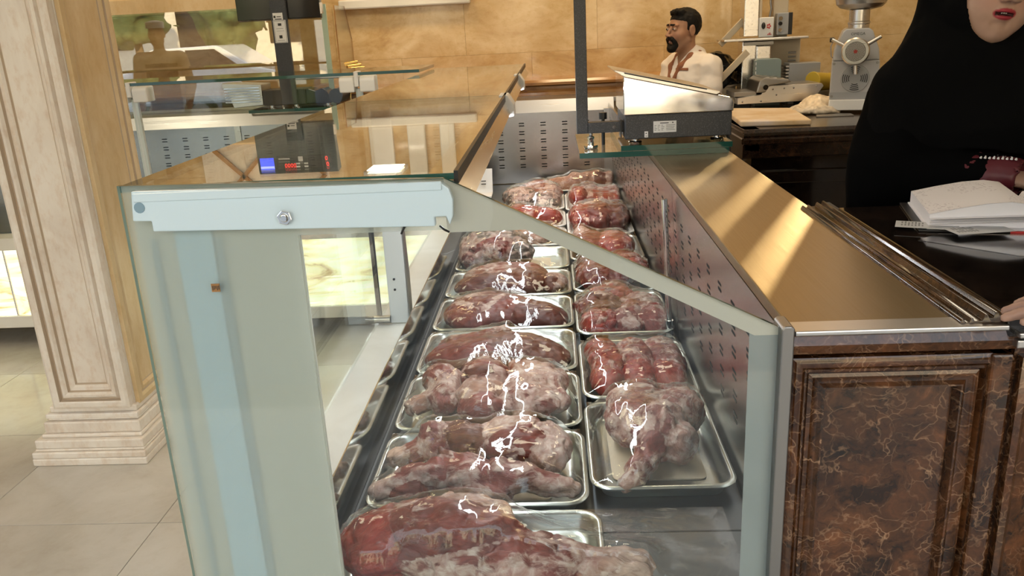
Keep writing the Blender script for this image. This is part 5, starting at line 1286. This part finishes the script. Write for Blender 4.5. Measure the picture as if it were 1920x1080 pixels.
def beard_b(p):
    q = (p - BC) @ BR; S = np.stack([np.abs(q[..., 0]), q[..., 1], q[..., 2]], -1); n = fbm(q * 110, 2) - .5
    r = limb(S, [(0, .098, -.041), (.020, .086, -.046), (.029, .074, -.062), (.026, .066, -.082), (.010, .078, -.098), (0, .082, -.100)], (.0085, .0085, .008, .011, .017, .017))
    r = smin(r, d_ell(q, (0, .080, -.084), (.012, .014, .012)), .006)
    br = d_cap(S, (.012, .093, .0335), (.047, .076, .032), .0055, .004)
    return np.minimum(r, br) + n * .004
sdf_obj('beard_and_brows', beard_b, tuple(BC - .135), tuple(BC + .15), .0032, m_hair, bt)
ey = MB(); ir = MB()
for s in (-1, 1):
    c = BC + BR @ np.array((.031 * s, .0785, .0095)); ey.ball(tuple(c), .0128, .0058, 16)
    c = BC + BR @ np.array((.031 * s + .001, .0882, .0095)); ir.ball(tuple(c), .0056, seg=10)
ey.build('eye', m_eye, bt, smooth=60); ir.build('iris', m_iris, bt, smooth=60)
def shirt_b(p):
    B3 = np.stack([side_b, fwd_b, up3], 1)
    d = d_ell((p - W(0, .0, 1.03)) @ B3, (0, 0, 0), (.20, .145, .30)); d = smin(d, d_ell((p - W(0, 0, .82)) @ B3, (0, 0, 0), (.185, .135, .20)), .05)
    d = smin(d, d_cap(p, W(-.155, -.01, 1.232), W(.155, -.01, 1.232), .068), .05); d = smin(d, d_cap(p, W(0, -.02, 1.24), W(0, -.033, 1.295), .076, .060), .03)
    for s in (-1, 1): d = smin(d, limb(p, [W(.175 * s, 0, 1.222), W(.225 * s, .02, 1.0), W(.17 * s, .16, .94)], (.062, .062, .052)), .04)
    d = d + (fbm(p * 16, 3) - .5) * .018 + (np.abs(2 * fbm(p * np.array((9, 9, 14)) + 4, 2) - 1) - .4) * .016
    op = d_cap(p, W(0, .03, 1.345), W(0, .145, 1.19), .042, .008)
    return smax(d, -op, .01)
sdf_obj('shirt', shirt_b, (BX - .40, BY - .36, .62), (BX + .36, BY + .36, 1.36), .0075, m_shirt, bt)
def collar_b(p):
    c = None
    for s in (-1, 1):
        e = limb(p, [W(.056 * s, -.045, 1.306), W(.064 * s, -.01, 1.304), W(.058 * s, .038, 1.292), W(.044 * s, .098, 1.240), W(.012 * s, .146, 1.135)], (.014, .018, .019, .017, .011))
        c = e if c is None else np.minimum(c, e)
    return c
sdf_obj('striped_collar', collar_b, (BX - .28, BY - .25, 1.08), (BX + .22, BY + .25, 1.40), .0055, m_brown, bt)
def stripe_b(p):
    b = np.abs(p - np.array((.748, 4.80, 1.226))) - np.array((.030, .14, .008)); b = np.maximum(np.maximum(b[..., 0], b[..., 1]), b[..., 2])
    return np.maximum(np.abs(shirt_b(p) - .001) - .0035, b)
sdf_obj('pocket_stripe', stripe_b, (.70, 4.68, 1.20), (.80, 4.95, 1.25), .004, m_brown, bt)
# --- the woman behind the ledger counter
WX, WY_ = 1.002, 2.06; WS = 1.13; WC = np.array((WX, WY_, 1.545)); WR = head_frame(math.radians(8), math.radians(-7), math.radians(-4)) / WS
wm = thing('person', 'woman in a black headscarf and black robe standing behind the ledger counter', 'person', (1.08, 2.1, 0))
SH = np.array((1.075, 2.11, 0))
def wpt(x, y, z): return (x, y, z)
def body_w(p):
    q = (p - WC) @ WR; d = head_sdf(q, True) * WS
    d = smin(d, d_ell(p, (1.08, 2.12, 1.16), (.17, .11, .24)), .03); d = smin(d, d_ell(p, (1.08, 2.12, .90), (.17, .125, .16)), .04)
    d = smin(d, d_cap(p, (.92, 2.12, 1.32), (1.24, 2.12, 1.32), .05), .03)
    for s, el, wr_ in ((-1, (.815, 2.03, 1.10), (1.015, 1.895, 1.125)), (1, (1.36, 2.03, 1.10), (1.20, 1.90, 1.125))):
        d = smin(d, limb(p, [(1.08 + .175 * s, 2.12, 1.31), el, wr_], (.047, .038, .025)), .02)
        d = smin(d, hand_sdf(p, wr_, (-.9 * s, -.30, -.18), (0, -.35, 1), -s, .35, .92), .008)
        d = smin(d, limb(p, [(1.08 + .08 * s, 2.12, .85), (1.08 + .085 * s, 2.11, .46), (1.08 + .085 * s, 2.12, .08)], (.085, .055, .04)), .03)
        d = smin(d, d_cap(p, (1.08 + .09 * s, 2.13, .035), (1.08 + .09 * s, 2.0, .03), .036, .032), .02)
    return d
def wcol(V):
    q = (V - WC) @ WR; return head_col(q, (.47, .30, .225), (.36, .035, .05), True)
wb_ = sdf_obj('body', body_w, (.70, 1.72, -.004), (1.46, 2.28, 1.66), .012, m_skin, wm, (0, 0, 0), wcol, (((.92, 1.12, .0026),), ((1.90, 2.06, .0026),), ((1.395, 1.54, .0026),)))
tm = MB()
for k in range(-3, 4):
    c = WC + WS * WS * WR @ np.array((.0046 * k, .0862 - .0005 * k * k, -.0540)); tm.ball(tuple(c), .0025, .0026, 8)
tm.build('teeth', m_teeth, wm, smooth=60)
ey = MB()
for s in (-1, 1): ey.ball(tuple(WC + WS * WS * WR @ np.array((.031 * s, .0795, .009))), .0125, seg=14)
ey.build('eye', m_eye, wm, smooth=60)
def robe_w(p):
    d = d_ell(p, (1.08, 2.13, 1.10), (.255, .185, .34)); d = smin(d, d_cap(p, (.885, 2.12, 1.305), (1.275, 2.12, 1.305), .078), .06)
    d = smin(d, d_cap(p, (1.08, 2.13, .95), (1.08, 2.13, .12), .225, .27), .06)
    d = smin(d, limb(p, [(.812, 2.06, 1.08), (.815, 2.10, .90)], (.078, .06)), .05)
    for s, el, wr_ in ((-1, (.812, 2.045, 1.10), (.985, 1.915, 1.13)), (1, (1.36, 2.045, 1.10), (1.23, 1.915, 1.13))):
        d = smin(d, limb(p, [(1.08 + .20 * s, 2.12, 1.30), (el[0], el[1], el[2] + .04), el, wr_], (.082, .082, .074, .052)), .035)
    d = d + (fbm(p * np.array((9, 9, 4)), 3) - .5) * .035
    hp = limb(p, [(1.08, 2.10, 1.40), (1.02, 2.06, 1.53)], (.075, .085)); d = smax(d, -hp, .01)
    return np.maximum(d, .003 - p[..., 2])
sdf_obj('robe', robe_w, (.66, 1.78, -.01), (1.52, 2.46, 1.42), .0105, m_robe, wm)
def hijab_w(p):
    q = (p - WC) @ WR
    d = d_ell(q, (0, -.025, .02), (.101, .120, .118)); d = smin(d, d_cap(q, (0, -.02, -.06), (0, -.02, -.14), .090, .105), .04); d = d * WS
    cape = d_cap(p, (1.03, 2.10, 1.42), (1.06, 2.11, 1.26), .125, .225); d = smin(d, cape, .07)
    d = smin(d, limb(p, [(.95, 2.09, 1.37), (.87, 2.09, 1.30), (.83, 2.07, 1.20)], (.085, .085, .075)), .05)
    d = smin(d, limb(p, [(1.16, 2.09, 1.37), (1.28, 2.10, 1.30)], (.085, .095)), .05)
    d = d + (fbm(p * np.array((11, 11, 6)) + 3, 3) - .5) * .030
    d = smin(d, np.maximum(head_sdf(q, True) * WS - .009, (-.13 - q[..., 2]) * WS), .012)
    el = (np.sqrt((q[..., 0] / .0775) ** 2 + ((q[..., 2] + .004) / .1085) ** 2) - 1) * .076 * WS
    op = np.maximum(el, (.01 - q[..., 1]) * WS); d = smax(d, -op, .004)
    return np.maximum(d, 1.175 - p[..., 2] + (fbm(p * 6, 2) - .5) * .05)
sdf_obj('headscarf', hijab_w, (.70, 1.83, 1.14), (1.42, 2.36, 1.70), .009, m_hijab, wm, fine=(((.90, 1.12, .0034),), ((1.90, 2.08, .0034),), ((1.40, 1.56, .0034),)))
cuffm = P('wine_cuff', (.10, .012, .020), .45)
def cuff_w(p):
    d = d_cap(p, (.965, 1.925, 1.128), (1.022, 1.885, 1.126), .047, .043); return np.maximum(d, -d_cap(p, (.9, 1.96, 1.128), (1.1, 1.83, 1.126), .034)) + (fbm(p * 40, 2) - .5) * .010
sdf_obj('embroidered_cuff', cuff_w, (.89, 1.80, 1.06), (1.09, 1.99, 1.20), .0045, cuffm, wm)
bd = MB()
for k in range(46):
    t_ = (k % 23) / 22; rr = .048 - .004 * t_; a = math.radians(200 + 70 * ((k * 37) % 23) / 22)
    c = np.array((.965, 1.925, 1.128)) * (1 - t_) + np.array((1.022, 1.885, 1.126)) * t_
    ax = np.array((.057, -.04, 0)); ax = ax / np.linalg.norm(ax); n1 = np.array((-ax[1], ax[0], 0)); bd.ball(tuple(c + rr * (n1 * math.cos(a) * -1 * 1 + up3 * abs(math.sin(a)))), .0022, seg=6)
tag(bd.build('cuff_beads', m_chrome, wm), kind='stuff')
lc = MB()
for k in range(9): lc.cyl((.962 + .007 * k, 1.900 - .005 * k, 1.168), (.962 + .007 * k, 1.898 - .005 * k, 1.1715 + .002 * (k % 2)), .0032, .0015, 6)
lc.build('cuff_lace', m_white, wm)
# --- a customer to the right of the camera with a hand on the counter edge
cu = thing('person', 'customer out at the right edge, one hand resting on the black counter', 'person', (1.35, .70, 0))
def cust(p):
    d = d_ell(p, (1.40, .68, 1.12), (.17, .11, .28)); d = smin(d, d_ell(p, (1.40, .68, .85), (.16, .11, .2)), .04); d = smin(d, d_cap(p, (1.24, .68, 1.38), (1.56, .68, 1.38), .055), .03)
    q = (p - np.array((1.40, .70, 1.60))) @ head_frame(math.pi); d = smin(d, head_sdf(q), .02)
    d = smin(d, limb(p, [(1.22, .68, 1.37), (1.12, .82, 1.15), (.775, 1.050, 1.118)], (.05, .04, .026)), .02)
    d = smin(d, limb(p, [(1.58, .68, 1.37), (1.62, .70, 1.1), (1.6, .8, .9)], (.05, .04, .03)), .02)
    d = smin(d, hand_sdf(p, (.770, 1.053, 1.116), (-1, .14, -.06), (0, 0, 1), 1, .10, 1.0), .008)
    d = smin(d, hand_sdf(p, (1.6, .8, .9), (0, .4, -1), (1, 0, 0), 1, .3), .01)
    for s in (-1, 1):
        d = smin(d, limb(p, [(1.40 + .085 * s, .68, .8), (1.40 + .09 * s, .68, .45), (1.40 + .09 * s, .68, .08)], (.085, .06, .045)), .03); d = smin(d, d_cap(p, (1.4 + .09 * s, .66, .04), (1.4 + .09 * s, .80, .035), .04, .034), .02)
    return d
sdf_obj('body', cust, (.55, .50, -.004), (1.74, 1.18, 1.74), .0125, m_skin, cu, (0, 0, 0), lambda V: head_col((V - np.array((1.40, .70, 1.60))) @ head_frame(math.pi), (.44, .26, .19), (.36, .16, .13)), (((.56, .80, .0045),), ((1.0, 1.14, .0045),), ((1.07, 1.16, .0045),)))
def coat(p):
    d = d_ell(p, (1.40, .68, 1.10), (.205, .145, .33)); d = smin(d, d_cap(p, (1.23, .68, 1.375), (1.57, .68, 1.375), .072), .04); d = smin(d, d_ell(p, (1.40, .68, .80), (.20, .15, .22)), .05)
    d = smin(d, limb(p, [(1.21, .68, 1.37), (1.12, .82, 1.15), (.90, .975, 1.125)], (.066, .056, .042)), .03); d = smin(d, limb(p, [(1.58, .68, 1.37), (1.625, .70, 1.1), (1.61, .78, .95)], (.066, .056, .045)), .03)
    for s in (-1, 1): d = smin(d, limb(p, [(1.40 + .085 * s, .68, .8), (1.40 + .09 * s, .68, .45), (1.40 + .09 * s, .68, .10)], (.105, .078, .07)), .03)
    return d + (fbm(p * 12, 2) - .5) * .02
sdf_obj('clothes', coat, (.80, .45, .02), (1.74, 1.10, 1.48), .012, P('dark_brown_cloth', (.045, .030, .022), .85), cu)
# --- a customer left of the pillar whose figure shows in the far glass
c2 = thing('person', 'customer in a white cap and pale shirt with dark apron, reflected in the glass', 'person', (-3.9, 2.0, 0))
C2 = np.array((-3.9, 2.0, 0)); R2 = head_frame(math.pi - .3)
def cust2(p):
    L = (p - C2) @ np.array(head_frame(math.pi - .3)); q = L - np.array((0, 0, 1.60)); d = head_sdf(q)
    d = smin(d, d_ell(L, (0, -.02, 1.10), (.19, .13, .32)), .03); d = smin(d, d_cap(L, (-.18, -.02, 1.38), (.18, -.02, 1.38), .065), .03)
    for s in (-1, 1):
        d = smin(d, limb(L, [(.2 * s, -.02, 1.37), (.25 * s, 0, 1.1), (.22 * s, .16, .92)], (.06, .05, .035)), .02)
        d = smin(d, limb(L, [(.09 * s, 0, .85), (.1 * s, 0, .45), (.1 * s, 0, .07)], (.1, .07, .055)), .03); d = smin(d, d_cap(L, (.1 * s, -.02, .04), (.1 * s, .12, .035), .042, .034), .02)
        w_ = C2 + np.array(head_frame(math.pi - .3)) @ np.array((.22 * s, .16, .92)); d = smin(d, hand_sdf(p, w_, (0, .3, -1), (s, 0, 0), s, .3), .01)
    return d
def c2col(V):
    L = (V - C2) @ np.array(head_frame(math.pi - .3)); c = head_col(L - np.array((0, 0, 1.6)), (.40, .22, .15), (.33, .14, .11))
    sh_ = (L[:, 2] < 1.47) & ((L[:, 2] > .96) | (np.abs(L[:, 0]) < .2)); c = np.where(sh_[:, None], np.array((.55, .48, .40)), c)
    ap = (L[:, 2] < 1.33) & (np.abs(L[:, 0]) < .15) & (L[:, 1] > -.02) | (L[:, 2] < .86) & (np.abs(L[:, 0]) < .19); return np.where(ap[:, None], np.array((.03, .025, .035)), c)
sdf_obj('body', cust2, (-4.35, 1.6, -.004), (-3.45, 2.4, 1.74), .014, m_paintcloth, c2, (0, 0, 0), c2col)
MB().lathe([(.085, 0), (.087, .055), (.082, .06), (.02, .075)], (-3.9, 2.0, 1.665), seg=20).build('cap', m_white, c2, smooth=40)
# --- the photographer, behind the camera
ph = thing('person', 'photographer in dark clothes standing in front of the end pane', 'person', (-.02, -.45, 0))
def phb(p):
    L = (p - np.array((-.02, -.45, 0))) @ np.array(head_frame(math.pi)); d = head_sdf(L - np.array((0, 0, 1.60)))
    d = smin(d, d_ell(L, (0, -.02, 1.10), (.21, .13, .34)), .03); d = smin(d, d_cap(L, (-.19, -.02, 1.38), (.19, -.02, 1.38), .07), .03)
    for s in (-1, 1):
        d = smin(d, limb(L, [(.21 * s, -.02, 1.37), (.24 * s, .10, 1.14), (.10 * s, .30, 1.36)], (.06, .05, .035)), .02)
        d = smin(d, limb(L, [(.09 * s, 0, .85), (.1 * s, 0, .45), (.1 * s, 0, .07)], (.11, .08, .06)), .03); d = smin(d, d_cap(L, (.1 * s, -.02, .04), (.1 * s, .12, .035), .042, .034), .02)
        w_ = np.array((-.02, -.45, 0)) + np.array(head_frame(math.pi)) @ np.array((.10 * s, .30, 1.36)); d = smin(d, hand_sdf(p, w_, (-.3 * s, .2, .9), (0, -1, 0), s, .3), .01)
    return d
def phc(V):
    L = (V - np.array((-.02, -.45, 0))) @ np.array(head_frame(math.pi)); c = head_col(L - np.array((0, 0, 1.6)), (.40, .22, .15), (.33, .14, .11))
    k = (L[:, 2] < 1.46) & ((L[:, 1] < .27) | (L[:, 2] < 1.3)); return np.where(k[:, None], np.array((.03, .03, .035)), c)
sdf_obj('body', phb, (-.45, -.75, -.004), (.42, .12, 1.74), .013, m_paintcloth, ph, (0, 0, 0), phc)
# ------------------------------------------------------------------ the street in front of the shop (seen only in reflections)
stt = tag(MB().box(-30, 30, -40, -1.2, -.16, -.02).build('street_ground', P('asphalt', (.20, .20, .20), .8), loc=(0, -20, -.1)), kind='structure')
tag(MB().box(-30, 30, -17, -10.2, -.1, .02).build('street_pavement', P('pale_pavement', (.72, .70, .66), .8), loc=(0, -13, 0)), kind='structure')
carb = P('white_car_paint', (.75, .76, .78), .15, coat=.6)
def car(x, y, label, mat):
    c = thing('car', label, 'car', (x, y, 0), 'parked cars across the street')
    pf = [(x - 2.1, .30), (x - 2.1, .75), (x - 1.95, .92), (x - 1.2, .98), (x - .65, 1.42), (x + .75, 1.45), (x + 1.45, 1.0), (x + 2.05, .88), (x + 2.15, .55), (x + 2.1, .30)]
    MB().prism(pf, 'y', y - .82, y + .82).build('body', mat, c, bevel=.06)
    for s in (-1, 1):
        MB().prism([(x - 1.02, 1.0), (x - .6, 1.36), (x + .02, 1.38), (x + .02, 1.0)], 'y', y + s * .825 - .006, y + s * .825 + .006).build('window', m_blackgl, c)
        MB().prism([(x + .10, 1.0), (x + .10, 1.38), (x + .7, 1.38), (x + 1.22, 1.0)], 'y', y + s * .825 - .006, y + s * .825 + .006).build('window', m_blackgl, c)
        for wx in (-1.3, 1.3):
            MB().cyl((x + wx, y + s * .66, .31), (x + wx, y + s * .84, .31), .32, seg=20).build('wheel', m_rubber, c); MB().cyl((x + wx, y + s * .841, .31), (x + wx, y + s * .85, .31), .19, seg=16).build('hubcap', m_alu, c)
car(-7.5, -7.5, 'white car parked across the street on the left', carb); car(-2.2, -8.0, 'silver car parked across the street on the right', P('silver_car_paint', (.55, .57, .6), .2, coat=.5))
m_leaf = stone('tree_leaves', [(.3, (.04, .07, .025)), (.6, (.10, .15, .06)), (.8, (.19, .24, .12))], 6., .7, 1.)
m_bark = P('bark', (.16, .11, .07), .9)
for i, (x, y, hh, r) in enumerate(((-10.5, -11, 4.0, 1.0), (-7.6, -10, 2.8, .6), (-4.9, -12, 3.8, .9), (-15.5, -12, 4.2, 1.4))):
    t = thing('tree', ('broad', 'small round', 'tall', 'spreading')[i] + ' green street tree across the road', 'tree', (x, y, 0), 'street trees')
    MB().tube([(x, y, -.05), (x + .05, y, hh * .35), (x - .05, y, hh * .7)], [.13, .1, .05], 10).build('trunk', m_bark, t, smooth=60)
    sdf_obj('crown', lambda p: d_ell(p, (x, y, hh * .75), (r, r, hh * .38)) + (fbm(p * 2.2, 3) - .5) * 1.3, (x - r - .6, y - r - .6, hh * .2), (x + r + .6, y + r + .6, hh * 1.3), .13, m_leaf, t)
hg = MB().box(-10, -.8, -9.8, -9.3, -.05, .7); h_ = hg.build('hedge', m_leaf, None, bevel=.1, loc=(-2, -9.5, 0)); tag(h_, 'clipped green hedge along the far side of the street', 'hedge')
fb = thing('building', 'beige apartment building across the street behind the trees', 'building', (-3, -18, 0))
MB().box(-16, 12, -20, -17, 0, 8).build('wall', P('beige_facade', (.74, .70, .62), .8), fb)
for i in range(9):
    for j in range(2): MB().box(-15 + 3 * i, -13.6 + 3 * i, -17.02, -16.96, 1.4 + 3 * j, 3 + 3 * j).build('window', m_blackgl, fb)
